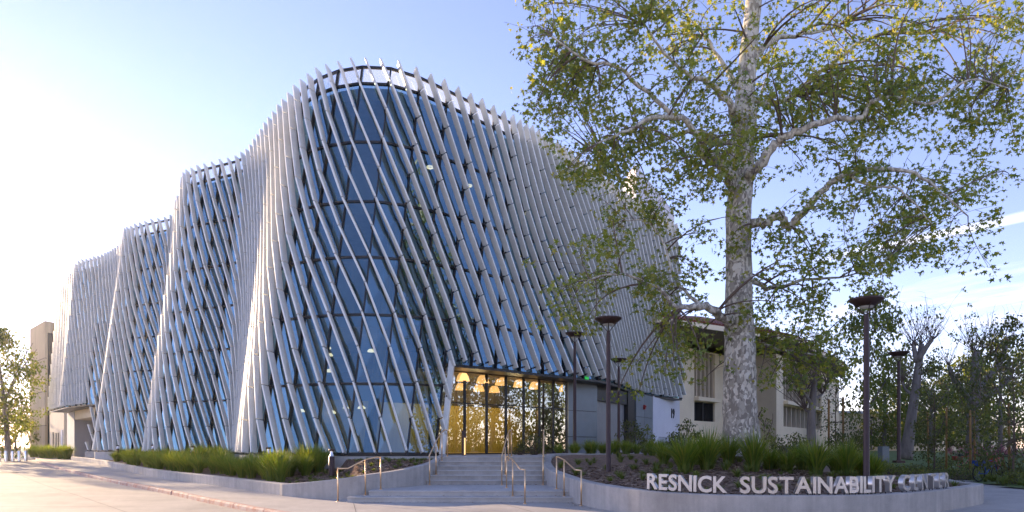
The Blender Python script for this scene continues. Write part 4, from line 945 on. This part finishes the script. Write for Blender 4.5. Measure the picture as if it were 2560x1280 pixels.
# ------------------------------------------------------------------ trees
LOBES = [(90, 1.0, .46), (32, .92, .40), (148, .92, .40), (-32, .66, .34), (212, .66, .34)]
def star(size, r):
    """a five-lobed plane leaf, folded a little along its midrib"""
    pts = []
    for i, ang in enumerate((-90, -32, 0, 32, 61, 90, 119, 148, 180, 212)):
        rad = {-90: .16, -32: .62, 0: .30, 32: .92, 61: .42, 90: 1.0, 119: .42, 148: .92, 180: .30, 212: .62}[ang]*size*.55
        x, y = rad*math.cos(R(ang)), rad*math.sin(R(ang))+.18*size; pts.append((x, y, -abs(x)*r.uniform(.1, .5)+r.uniform(-.03, .03)*size))
    c = (0, .18*size, 0); return [c]+pts, [(0, 1+i, 1+(i+1) % 10) for i in range(10)]
def rot_rand(r, down=.5):
    q = Matrix.Rotation(r.uniform(0, 2*math.pi), 3, 'Z') @ Matrix.Rotation(R(r.gauss(55, 28)), 3, 'X') @ Matrix.Rotation(r.uniform(-.6, .6), 3, 'Y')
    return q
def leafset(q, centre, rad, n, size, r, kind='star'):
    out_ = []
    for i in range(n):
        while True:
            v = Vector((r.uniform(-1, 1), r.uniform(-1, 1), r.uniform(-1, 1)))
            if v.length < 1: break
        p = Vector(centre)+Vector((v.x*rad[0], v.y*rad[1], v.z*rad[2])); s_ = size*r.uniform(.55, 1.2); m = Matrix.Rotation(r.uniform(0, 2*math.pi), 3, 'Z') @ Matrix.Rotation(R(r.gauss(-115, 35)), 3, 'X') @ Matrix.Rotation(r.uniform(-.7, .7), 3, 'Y')
        if kind == 'star': vs, fs = star(s_, r)
        else:
            vs, fs = [(0, 0, 0), (.32*s_, .45*s_, .08*s_), (0, s_, 0), (-.32*s_, .45*s_, .08*s_)], [(0, 1, 2), (0, 2, 3)]
        out_.append(([m @ Vector(x)+p for x in vs], fs, p))
    return out_
def bez(a, b, c, n=6):
    a, b, c = Vector(a), Vector(b), Vector(c); return [a*(1-t)**2+b*2*t*(1-t)+c*t*t for t in np.linspace(0, 1, n)]
# --- the sycamore
TY = 22.0; TX = 7.38; TZ = 1.05
syc = wthing('sycamore_tree', 'large sycamore with mottled pale trunk on the mound', 'tree', (TX, TY, TZ)); r = random.Random(3)
trunk_pts = [(1852, 1140, 0, .74), (1852, 1112, 0, .63), (1851, 1070, 0, .56), (1850, 1020, 0, .53), (1850, 930, 0, .495), (1850, 850, 0, .47), (1847, 760, .0, .425), (1846, 660, .1, .40), (1847, 560, .1, .39), (1852, 460, .1, .385), (1854, 380, .15, .365), (1857, 310, .2, .325), (1864, 220, .3, .29), (1873, 120, .4, .27), (1881, 30, .5, .255), (1886, -60, .6, .25), (1880, -180, .7, .2), (1870, -320, .8, .12), (1868, -430, .8, .03)]
def tp(u, v, dy): return uv(u, v, TY+dy)
tq = MB(); P3 = [tp(u, v, dy) for u, v, dy, _ in trunk_pts]; cm = catmull([(*p, t_[3]) for p, t_ in zip(P3, trunk_pts)], 5)
nseg = 22; vs = []; 
for i, c in enumerate(cm):
    for k_ in range(nseg):
        a = 2*math.pi*k_/nseg; z = c[2]; fl = max(0, 1-(z-TZ)/1.6); kn = 1+.035*math.sin(3*a+z*1.3)+.03*math.sin(5*a-z*2.1)+fl*.06*math.sin(6*a+.5)+.03*math.sin(9*a+z*5)
        vs.append((c[0]+c[3]*kn*math.cos(a), c[1]+c[3]*kn*math.sin(a), z))
tq.add(vs, [(i*nseg+k_, i*nseg+(k_+1) % nseg, (i+1)*nseg+(k_+1) % nseg, (i+1)*nseg+k_) for i in range(len(cm)-1) for k_ in range(nseg)])
trunk = tq.build('trunk', 'bark', syc, smooth=True)
LIMBS = [ # (u, v, dy, radius)
 [(1835, 470, -.2, .20), (1800, 390+10, -.7, .17), (1765, 395, -1.0, .15), (1755, 360, -1.2, .12), (1715, 305, -1.5, .10), (1640, 292, -1.9, .08), (1570, 325, -2.3, .05), (1490, 360, -2.6, .025)],
 [(1838, 370, .5, .14), (1790, 345, 1.0, .12), (1720, 330, 1.5, .09), (1620, 370, 2.0, .06), (1520, 410, 2.4, .03)],
 [(1840, 300, -.2, .16), (1815, 255, -.5, .12), (1770, 205, -.8, .09), (1720, 185, -1.0, .07), (1660, 130, -1.3, .05), (1610, 60, -1.6, .02)],
 [(1700, 300, -1.6, .08), (1600, 215, -1.9, .07), (1540, 165, -2.1, .06), (1460, 150, -2.4, .04), (1380, 90, -2.7, .02)],
 [(1825, 810, -.3, .19), (1790, 775, -.8, .15), (1750, 765, -1.2, .12), (1700, 770, -1.5, .09), (1640, 720, -1.9, .06), (1570, 690, -2.3, .045), (1500, 690, -2.6, .03), (1440, 720, -2.8, .015)],
 [(1750, 765, -1.2, .07), (1690, 700, -1.0, .05), (1660, 610, -.9, .04), (1620, 555, -.8, .03), (1560, 550, -.8, .015)],
 [(1872, 440, -.3, .20), (1905, 400, -.8, .18), (1950, 350, -1.2, .15), (2000, 325, -1.5, .12), (2090, 295, -1.8, .10), (2150, 295, -2.0, .08), (2180, 255, -2.1, .075), (2240, 242, -2.3, .06), (2330, 260, -2.6, .045), (2420, 200, -2.9, .03), (2520, 220, -3.2, .015)],
 [(1870, 565, .1, .19), (1905, 555, -.3, .16), (1950, 540, -.6, .15), (1970, 565, -.7, .14), (2010, 530, -.9, .13), (2060, 475, -1.2, .11), (2140, 430, -1.6, .09), (2270, 428, -2.1, .06), (2350, 480, -2.5, .04), (2420, 540, -2.8, .02)],
 [(2130, 440, -1.6, .05), (2180, 468, -1.8, .045), (2250, 475, -2.1, .035), (2330, 560, -2.4, .015)],
 [(1872, 170, .2, .13), (1930, 100, .5, .10), (1990, 90, .8, .07), (2100, 60, 1.2, .05), (2200, 0, 1.6, .03), (2300, -80, 2, .015)],
 [(1870, 250, .7, .13), (1960, 250, 1.4, .1), (2080, 160, 2.2, .08), (2190, 90, 2.8, .06), (2350, 80, 3.4, .04), (2420, 20, 3.7, .02)],
 [(1868, 690, .4, .11), (1930, 720, .9, .09), (2010, 700, 1.4, .06), (2120, 690, 1.9, .035), (2220, 650, 2.3, .015)],
 [(1868, 830, .4, .07), (1930, 870, .7, .05), (2000, 880, 1.0, .035), (2090, 900, 1.2, .015)],
 [(1884, -40, .4, .15), (1800, -140, -.2, .12), (1690, -210, -.8, .08), (1560, -240, -1.5, .03)], [(1884, -20, .8, .15), (1980, -130, 1.1, .12), (2110, -200, 1.3, .08), (2260, -240, 1.6, .03)],
 [(1880, -120, .6, .12), (1870, -240, -.9, .1), (1850, -330, -2.2, .05)], [(1880, -120, .8, .12), (1890, -240, 2.0, .1), (1900, -330, 3.2, .05)],
 [(1862, 240, .6, .12), (1820, 180, 1.8, .1), (1760, 90, 2.8, .06), (1700, 20, 3.4, .02)], [(1850, 420, .5, .14), (1880, 330, 2.0, .1), (1900, 240, 3.4, .06), (1930, 160, 4.2, .02)],
]
LP = []; lq = []
for lb in LIMBS:
    c4 = catmull([(*tp(u, v, dy), rd_) for u, v, dy, rd_ in lb], 5)
    for i in range(1, len(c4)-1): c4[i, :3] += rng.normal(0, .35*c4[i, 3], 3)
    b = MB(); b.tube([tuple(x[:3]) for x in c4], [x[3]*.86 for x in c4], 9); o = b.build('limb', 'bark', trunk, smooth=True); o.location = (0, 0, 0)
    for x in c4[3:]: LP.append(x)
for c in cm[50:]: LP.append(c)
LP = np.array(LP)
BOX = [(1300, 1420, 0, 150, 9), (1340, 1850, -60, 310, 72), (1330, 1560, 150, 330, 20), (1400, 1850, 300, 480, 36), (1395, 1560, 400, 480, 13), (1560, 1800, 430, 560, 10), (1740, 1850, 560, 700, 4), (1840, 1900, 250, 820, 12),
 (1480, 1730, 600, 880, 15), (1430, 1600, 520, 660, 4), (1390, 1480, 690, 860, 7), (1640, 1760, 820, 960, 9), (1480, 1600, 900, 990, 3),
 (1890, 2300, -60, 330, 66), (2250, 2590, -60, 330, 46), (2100, 2550, 250, 480, 36), (2250, 2510, 420, 570, 16), (2300, 2480, 540, 660, 8), (1900, 2150, 330, 480, 13), (1900, 2250, 480, 640, 20), (1890, 2250, 640, 790, 24), (1870, 2120, 780, 960, 17),
 (1330, 2600, -420, -60, 90)]
tw = MB(); leaves = []
for u0, u1, v0, v1, n_ in BOX:
    for i in range(n_):
        u, v = r.uniform(u0, u1), r.uniform(v0, v1)
        if 1880 < u < 1990 and 375 < v < 520: continue
        ctr = abs(u-1860)/700; dy = r.uniform(-1, 1)*3.6*max(.45, 1-ctr*.45)
        if u < 1760 and v > 500: dy = r.uniform(-3.2, .6)
        p = tp(u, v, dy); dd = np.linalg.norm(LP[:, :3]-np.array(p), axis=1)+np.where(LP[:, 2] > p.z+1.2, .8, 0); k_ = int(np.argmin(dd)); s0 = Vector(LP[k_, :3]); ln = (p-s0).length
        if ln > 4.2: p = s0+(p-s0)*(4.2/ln); ln = 4.2
        if p.z > 21.5: continue
        mid = (s0+p)/2+Vector((r.gauss(0, .12), r.gauss(0, .12), .16))*ln
        path = bez(s0, mid, p+Vector((0, 0, -.1)), 7); r0 = min(LP[k_, 3]*.6, .012+.010*ln); tw.tube(path, [r0*(1-.8*t)+.003 for t in np.linspace(0, 1, 7)], 5, False)
        hid = v1 <= -60
        for k2 in range(4):       # side sprays
            q0 = path[2+k2] if 2+k2 < 7 else path[-1]; e = q0+Vector((r.gauss(0, .45), r.gauss(0, .45), r.gauss(-.12, .3))); tw.tube([q0, (q0+e)/2+Vector((0, 0, .06)), e], [.007, .005, .003], 4, False)
            if k2 >= 1 or ln < 2.5: leaves += leafset(None, e, (.32, .32, .26), r.randint(8, 14) if not hid else 7, .22 if not hid else .30, r)
        leaves += leafset(None, p, (.42, .42, .32), r.randint(15, 24), .22, r)
tw.build('twigs', 'twig', syc, kind='stuff')
def lscore(L_):
    p = L_[2]; u, v = 1280+F*p.x/p.y, 1117-F*(p.z-1.5)/p.y; return -p.y if (0 < u < 2560 and 0 < v < 1280) else -999
leaves.sort(key=lscore, reverse=True)
for vs, fs, p in leaves[:300]:
    b = MB(); b.add(vs, fs); b.build('leaf', 'syc', syc)
b = MB()
for vs, fs, p in leaves[300:]: b.add(vs, fs)
b.build('crown', 'syc', syc, kind='stuff'); print('sycamore leaves', len(leaves))
# --- a general tree: trunk, limbs, twigs, leaf crown
def tree(name, label, x, y, z, h, tr, crown, ncl, leafn, size, lm, seed, bark='bark2', lean=(0, 0), nl=7, group=None, forks=True, clear=.3, rad=.5, parts=True):
    r = random.Random(seed); t = thing(name, label, 'tree', (x, y, z), 0, group)
    q = MB(); top = Vector((lean[0], lean[1], h*.72)); path = bez((0, 0, -.1), (lean[0]*.2+r.uniform(-.2, .2), r.uniform(-.2, .2), h*.35), top, 9)
    q.tube(path, [tr*(1.35 if i == 0 else 1-.085*i) for i in range(9)], 10); tk = q.build('trunk', bark, t, smooth=True)
    pts = [(p, tr*(1-.085*i)) for i, p in enumerate(path) if i > 2]; q = MB(); cx, cz = crown
    for i in range(nl):
        s0, rr = pts[r.randrange(len(pts))]; a = 2*math.pi*(i+r.random()*.7)/nl; e = Vector((lean[0]+cx*.75*math.cos(a), lean[1]+cx*.75*math.sin(a), h*clear+r.uniform(.35, .95)*(h*(1-clear)))); mid = (s0+e)/2+Vector((r.gauss(0, .3), r.gauss(0, .3), .25*(e-s0).length*.5))
        pp = bez(s0, mid, e, 6); q.tube(pp, [rr*.5*(1-.8*k/5)+.008 for k in range(6)], 7, False); pts += [(p, rr*.25) for p in pp[2:]]
    q.build('limbs', bark, t, smooth=True, kind='stuff')
    q = MB(); lv = []; PA = np.array([tuple(p) for p, _ in pts])
    for i in range(ncl):
        a = r.uniform(0, 6.28); rr = cx*math.sqrt(r.random()); zz = r.random(); p = Vector((lean[0]+rr*math.cos(a), lean[1]+rr*math.sin(a), h*clear+zz*h*(1-clear)))
        f = math.sin(math.pi*min(1, (zz*.85+.15)))**.6; p.x = lean[0]+(p.x-lean[0])*f; p.y = lean[1]+(p.y-lean[1])*f
        s0 = Vector(PA[int(np.argmin(np.linalg.norm(PA-np.array(p), axis=1)))]); q.tube([s0, (s0+p)/2+Vector((0, 0, .1)), p], [.016, .010, .004], 4, False)
        lv += leafset(None, p, (rad, rad, rad*.8), leafn, size, r, 'quad')
    if ncl: q.build('twigs', 'twig', t, kind='stuff')
    b = MB()
    for vs, fs, p in lv: b.add(vs, fs)
    if lv: b.build('crown', lm, t, kind='stuff')
    return t
def at_u(u, Y): return (u-1280)/F*Y
def zl(x, y): return float(zlawn(np.array([x]), np.array([y]))[0])
# right side trees
RT = [ # u, Y, h, tr, crown r, clusters, leaf n, size, mat, name, label, lean, clear
 (2165, 46, 11.2, .16, 2.6, 120, 26, .28, 'leafy', 'leafy_tree', 'light green tree rising behind the nearest street lamp', (.3, 0), .28),
 (2210, 62, 9.2, .2, 3.4, 120, 30, .32, 'leafy', 'leafy_tree', 'yellow green bushy tree low behind the leaning trunk', (0, 0), .08),
 (2330, 58, 7.6, .2, 3.2, 80, 22, .30, 'leafm', 'leafy_tree', 'green tree between the two bare pollarded trees', (0, 0), .15),
 (2420, 66, 9.4, .22, 4.2, 100, 22, .34, 'leafm', 'leafy_tree', 'broad green tree behind the right bare pollarded tree', (0, 0), .15),
 (2500, 54, 9, .2, 3.6, 110, 22, .30, 'leafm', 'leafy_tree', 'green tree left of the dark tree at right edge', (0, 0), .12),
 (2265, 78, 8, .25, 5.0, 130, 26, .38, 'leafd', 'leafy_tree', 'dark spreading tree low behind the leaning trunk', (0, 0), .1),
 (2370, 82, 9, .25, 6.0, 150, 26, .40, 'leafd', 'leafy_tree', 'wide dark tree far behind the staked saplings', (0, 0), .1),
 (2470, 80, 10, .25, 6.0, 150, 26, .40, 'leafd', 'leafy_tree', 'wide dark tree far behind the blue bicycle', (0, 0), .1),
 (2600, 70, 11.5, .25, 6.0, 150, 26, .40, 'leafd', 'leafy_tree', 'tall dark tree cut off by right edge', (0, 0), .1),
]
for i, (u, Y, h, tr, cr, nc, ln, sz, lm, nm, lab, le, clr) in enumerate(RT):
    x = at_u(u, Y); tree(nm, lab, x, Y, zl(x, Y), h, tr, (cr, h), nc, ln, sz, lm, 100+i, lean=le, clear=clr, group='green trees at the right', rad=.75)
# young staked trees
def stake(x, y, h, label):
    b = MB(); b.tube([(0, 0, -.2), (0, 0, h*.5), (0, 0, h)], [.05, .05, .046], 8); o = b.build('tree_stake', 'stake', smooth=True); o.location = (x, y, zl(x, y)); o.rotation_euler = (random.uniform(-.02, .02), random.uniform(-.02, .02), 0); tag(o, label, 'tree stake', 'yellow wooden tree stakes')
for i, (u, Y, h, cr, lab) in enumerate(((2335, 36, 6.3, 1.3, 'dark slender sapling tied to stakes right of the leaning trunk'), (2432, 34, 6.0, 1.2, 'dark slender sapling between two close stakes'), (2530, 27, 6.6, 1.75, 'large dark leafy young tree at right edge, nearest of the staked ones'))):
    x = at_u(u, Y); tree('young_tree', lab, x, Y, zl(x, Y), h, .05, (cr, h), 130 if i == 2 else 75, 22, .15, 'leafd', 300+i, bark='twig', clear=.08, nl=9, group='young staked trees', rad=.36)
for u, Y, h, lab in ((2366, 35, 3.5, 'yellow stake right of the first dark sapling'), (2322, 37, 3.4, 'yellow stake left of the first dark sapling'), (2426, 33, 3.2, 'left one of two close stakes beside the bicycle'), (2438, 33.6, 3.2, 'right one of two close stakes beside the bicycle'), (2524, 28, 3.2, 'yellow stake in front of the dark tree at right edge')):
    x = at_u(u, Y); stake(x, Y, h, lab)
for u, Y, h, lab in ((2072, 31, 2.6, 'left stake of the small sapling before the beige wall'), (2108, 31, 2.7, 'right stake of the small sapling before the beige wall')):
    x = at_u(u, Y); b = MB(); b.tube([(0, 0, -.2), (0, 0, h)], [.05, .046], 8); o = b.build('tree_stake', 'stake', smooth=True); o.location = (x, Y, 1.05); tag(o, lab, 'tree stake', 'yellow wooden tree stakes')
x = at_u(2090, 31); tree('young_tree', 'thin dark sapling between two stakes before the beige building', x, 31, 1.05, 4.4, .035, (.75, 3), 46, 15, .12, 'leafd', 320, bark='twig', clear=.15, nl=6, group='young staked trees', rad=.28)
x = at_u(1912, 24.5); tree('young_tree', 'small wispy shrub sapling right of the sycamore foot', x, 24.5, 1.15, 1.7, .02, (.5, 1.5), 22, 9, .10, 'leafm', 321, bark='twig', clear=.2, nl=4, group='young saplings', rad=.16)
# pollarded trees: thick bare limbs that end in brooms of twigs
def pollard(label, trunk, limbs, Y, seed, leaves=0, bark='bark2', lm='leafm'):
    r = random.Random(seed); b0 = uv(trunk[0][0], trunk[0][1], Y); t = wthing('pollarded_tree', label, 'tree', tuple(b0), 'bare pollarded trees')
    q = MB(); c = catmull([(*uv(u, v, Y+dy), rd_) for u, v, dy, rd_ in trunk], 5); q.tube([tuple(p[:3]) for p in c], [p[3] for p in c], 10); tk = q.build('trunk', bark, t, smooth=True); ends = [c[-1]]
    for lb in limbs:
        c = catmull([(*uv(u, v, Y+dy), rd_) for u, v, dy, rd_ in lb], 5); q = MB(); q.tube([tuple(p[:3]) for p in c], [p[3] for p in c], 8); o = q.build('limb', bark, tk, smooth=True); o.location = (0, 0, 0); ends.append(c[-1]); ends.append(c[len(c)//2])
    q = MB(); lv = []
    for e in ends:
        for k in range(12):
            p = Vector(e[:3]); d = Vector((r.gauss(0, .55), r.gauss(0, .55), 1)).normalized(); ln = r.uniform(.8, 3.0); pts = [p]
            for s_ in range(4):
                d = (d+Vector((r.gauss(0, .15), r.gauss(0, .15), .05))).normalized(); p = p+d*ln/4; pts.append(p)
                if s_ > 0:
                    e2 = p+Vector((r.gauss(0, .4), r.gauss(0, .4), r.uniform(.1, .7))); q.tube([p, e2], [.007, .003], 4, False)
                    if leaves and r.random() < leaves: lv += leafset(None, e2, (.25, .25, .25), 7, .2, r, 'quad')
            q.tube(pts, [.022, .017, .013, .009, .004], 5, False)
    q.build('twigs', 'twig', t, kind='stuff')
    if lv:
        b = MB()
        for vs, fs, p in lv: b.add(vs, fs)
        b.build('crown', lm, t, kind='stuff')
pollard('bare pollarded tree with leaning grey trunk right of the lamps', [(2263, 1148, 0, .40), (2272, 1090, 0, .31), (2285, 1000, 0, .24), (2296, 920, .1, .21), (2304, 860, .2, .14)], [[(2288, 990, 0, .12), (2265, 975, .2, .08), (2255, 955, .3, .05)], [(2295, 900, 0, .18), (2320, 862, -.3, .13), (2332, 850, -.4, .08)], [(2292, 905, 0, .16), (2285, 870, .3, .12), (2283, 855, .4, .08)]], 40, 7, .12)
pollard('bare pollarded tree with wide forked limbs farther right', [(2432, 1140, 0, .44), (2433, 1060, 0, .36), (2436, 1000, 0, .31), (2438, 940, 0, .27), (2440, 880, 0, .21)], [[(2436, 1010, 0, .22), (2405, 975, -.3, .2), (2380, 935, -.6, .16), (2372, 915, -.7, .1)], [(2438, 990, 0, .2), (2470, 945, .4, .18), (2505, 900, .7, .15), (2515, 865, .8, .1)], [(2440, 1005, 0, .2), (2480, 985, -.6, .17), (2520, 950, -1, .13), (2530, 935, -1.1, .08)], [(2439, 895, 0, .14), (2432, 875, 0, .1)], [(2441, 890, 0, .12), (2458, 872, .2, .07), (2470, 868, .3, .04)]], 44, 8, .14)
pollard('small purple grey tree with bare crooked branches before beige bay', [(2029, 1125, 0, .22), (2028, 1060, 0, .17), (2032, 1000, 0, .14), (2036, 955, 0, .11), (2040, 925, 0, .08)], [[(2030, 1010, 0, .08), (2012, 985, -.2, .06), (2003, 965, -.3, .04)], [(2032, 1000, 0, .08), (2055, 985, .2, .05), (2068, 960, .3, .035)], [(2030, 1030, 0, .07), (2014, 1025, .2, .05), (2004, 1000, .3, .03)]], 30, 9, .45)
# left background tree and shrubs
x = at_u(22, 60); tree('leafy_tree', 'yellow backlit tree at the far left edge', x, 60, 0, 11.8, .28, (3.6, 8), 260, 22, .30, 'leafy', 401, lean=(-.8, 0), clear=.24, rad=.7)
x = at_u(40, 68); tree('leafy_tree', 'low dark tree behind the backlit one at left edge', at_u(-5, 86), 86, 0, 7.5, .2, (5.5, 6), 110, 24, .4, 'leafd', 402, clear=.05, rad=.8)
x = at_u(52, 96); tree('leafy_tree', 'dim tree crown low behind the tan tower', at_u(40, 110), 110, 0, 9, .2, (6, 8), 100, 24, .5, 'leafd', 403, clear=.05, rad=.9)
def shrub(name, label, x, y, z, h, rr, n, size, lm, seed, group=None):
    r = random.Random(seed); t = thing(name, label, 'shrub', (x, y, z), 0, group); q = MB(); lv = []
    for i in range(n):
        a = r.uniform(0, 6.28); d = rr*math.sqrt(r.random()); p = Vector((d*math.cos(a), d*math.sin(a), h*r.uniform(.2, 1)*(1-.4*(d/rr)**2))); q.tube([(p.x*.15, p.y*.15, 0), (p.x*.6, p.y*.6, p.z*.5), tuple(p)], [.012, .008, .004], 4, False); lv += leafset(None, p, (.16, .16, .14), 12, size, r, 'quad')
    q.build('stems', 'twig', t, kind='stuff'); b = MB()
    for vs, fs, p in lv: b.add(vs, fs)
    b.build('foliage', lm, t, kind='stuff')
shrub('shrub', 'dark round shrub below the right end of the lobby glass', at_u(1335, 28.6), 28.6, ZB, .95, .65, 60, .09, 'leafd', 1); shrub('shrub', 'small dark shrub at the lobby glass right of the middle rail', at_u(1300, 28.4), 28.4, ZB, .55, .4, 30, .08, 'leafd', 2)
shrub('shrub', 'loose leafy shrub against the zinc panels by the shutter', at_u(1575, 36), 36, ZB, 1.9, .9, 60, .13, 'leafd', 3); shrub('shrub', 'leafy shrub before the zinc panels left of white wall', at_u(1610, 37.5), 37.5, ZB, 1.7, .7, 45, .13, 'leafm', 4)
shrub('shrub', 'dark broad-leaved shrub behind the leftmost grass clump of the mound', at_u(1712, 22.5), 22.5, 1.15, 1.25, .6, 45, .11, 'leafd', 5); shrub('shrub', 'dark low shrub under the beige bay wall', at_u(1975, 26), 26, 1.15, .9, .8, 50, .11, 'leafd', 6)
shrub('shrub', 'shrub at the foot of the small sapling with stakes', at_u(2120, 30), 30, 1.1, 1.2, .9, 60, .12, 'leafd', 7); shrub('shrub', 'yellow bush near the bollards at the far left', at_u(28, 70), 70, 0, .9, 1.5, 60, .2, 'leafy', 8)
SL = ('low shrub behind the letters T and Y, by the grey cabinet', 'low shrub between the grey cabinet and the farther lamp', 'low shrub at the foot of lamp right of the nearest one', 'low shrub left of the stake beside first dark sapling', 'low shrub at the foot of the first dark sapling',
 'low shrub right of the stake beside first dark sapling', 'low shrub left of the two close stakes', 'low shrub right of the blue bicycle wheel', 'low shrub at the foot of dark tree at right edge', 'low shrub behind the leaning trunk foot', 'low shrub between the two bare pollarded trees', 'low shrub just behind the two close stakes')
for i, (u, Y) in enumerate(((2215, 30), (2235, 33), (2262, 29.5), (2300, 33), (2345, 32), (2375, 30), (2408, 31), (2520, 30), (2550, 26.5), (2290, 38), (2350, 40), (2450, 38))):
    x = at_u(u, Y); shrub('shrub', SL[i], x, Y, zl(x, Y)-.05, random.uniform(.5, .9), random.uniform(.6, 1), 46, .10, ('leafm', 'leafd')[i % 2], 30+i, 'low shrubs beyond the right path')
for i, (u, Y) in enumerate(((2400, 44), (2455, 43), (2490, 42), (2520, 42), (2555, 41))):
    x = at_u(u, Y); shrub('flower_bush', 'low bush with pink flowers behind the bicycles', x, Y, zl(x, Y), .8, .8, 18, .10, 'pink', 60+i, 'pink flower bushes')
# bicycles at the right
def bicycle(label, x, y, rz, paint):
    t = thing('bicycle', label, 'bicycle', (x, y, zl(x, y)), rz)
    for cx in (-.52, .52):
        n = 20; vs = []
        for k in range(n):
            a = 2*math.pi*k/n
            for m in range(6):
                b_ = 2*math.pi*m/6; rr = .33+.024*math.cos(b_); vs.append((cx+rr*math.cos(a), .024*math.sin(b_), .345+rr*math.sin(a)))
        q = MB(); q.add(vs, [(k*6+m, k*6+(m+1) % 6, ((k+1) % n)*6+(m+1) % 6, ((k+1) % n)*6+m) for k in range(n) for m in range(6)]); w_ = q.build('wheel', 'black', t, smooth=True)
        s_ = MB()
        for k in range(10): s_.tube([(cx, 0, .345), (cx+.31*math.cos(k*.628), 0, .345+.31*math.sin(k*.628))], .004, 4, False)
        s_.build('spokes', 'silver', w_, kind='stuff')
    q = MB()
    for a, b_ in (((-.52, .0, .345), (-.1, 0, .32)), ((-.52, 0, .345), (-.2, 0, .86)), ((-.1, 0, .32), (-.22, 0, .9)), ((-.1, 0, .32), (.36, 0, .82)), ((-.2, 0, .84), (.35, 0, .9)), ((.34, 0, .98), (.52, 0, .345))): q.tube([a, b_], .022, 6)
    q.build('frame', paint, t)
    q = MB(); q.tube([(-.36, 0, .94), (-.22, 0, .95), (-.08, 0, .93)], [.07, .06, .025], 8); q.build('saddle', 'black', t)
    q = MB(); q.tube([(.36, -.28, 1.06), (.34, -.1, 1.02), (.34, .1, 1.02), (.36, .28, 1.06)], .015, 6); q.build('handlebar', 'black', t)
    q = MB(); q.box((-.5, 0, .78), .42, .3, .22); q.build('basket', paint, t)
x = at_u(2470, 29); bicycle('blue bicycle parked beyond the path at the right', x, 29, .3, 'blue'); x = at_u(2498, 32.5); bicycle('red bicycle parked just behind the blue one', x, 32.5, .5, 'red'); x = at_u(2412, 37); bicycle('dark red bicycle half hidden behind the two close stakes', x, 37, .2, 'red')
# trees across the street, which the lobby glass and the tower mirror
for i, (x, y, h, cr) in enumerate(((9, -14, 11, 4), (15, -9, 12, 4.5), (21, -12, 14, 5), (3, -24, 13, 5), (27, -4, 12, 4.5), (-5, -40, 12, 6), (34, -14, 15, 6), (30, 6, 11, 4), (14, -26, 16, 6), (44, 4, 13, 5), (40, 16, 11, 4.5), (56, -2, 14, 6), (34, 21, 10, 3.6), (41, 27, 11, 4), (48, 32, 12, 4.5), (50, 22, 13, 5), (60, 34, 14, 5))):
    tree('leafy_tree', 'tree across the street, seen only mirrored in the glass', x, y, -.3, h, .25, (cr, h), 110, 24, .42, 'leafy' if i > 8 else 'leafm', 500+i, clear=.15, rad=.95, group='mirrored trees across the street')

# ------------------------------------------------------------------ evening haze
hm = bpy.data.materials.new('haze'); hm.use_nodes = True; hn = hm.node_tree.nodes; hl = hm.node_tree.links; hn.remove(hn['Principled BSDF'])
pv = hn.new('ShaderNodeVolumePrincipled'); pv.inputs['Color'].default_value = (.95, .93, .90, 1); pv.inputs['Density'].default_value = .00013; pv.inputs['Anisotropy'].default_value = .72
hl.new(pv.outputs[0], hn['Material Output'].inputs['Volume'])
q = MB(); q.box((0, 45, 11.8), 1780, 2350, 26.4); hz_ = q.mesh('haze', hm); link('haze', hz_, None, 'stuff').location = (0, 555, 0)
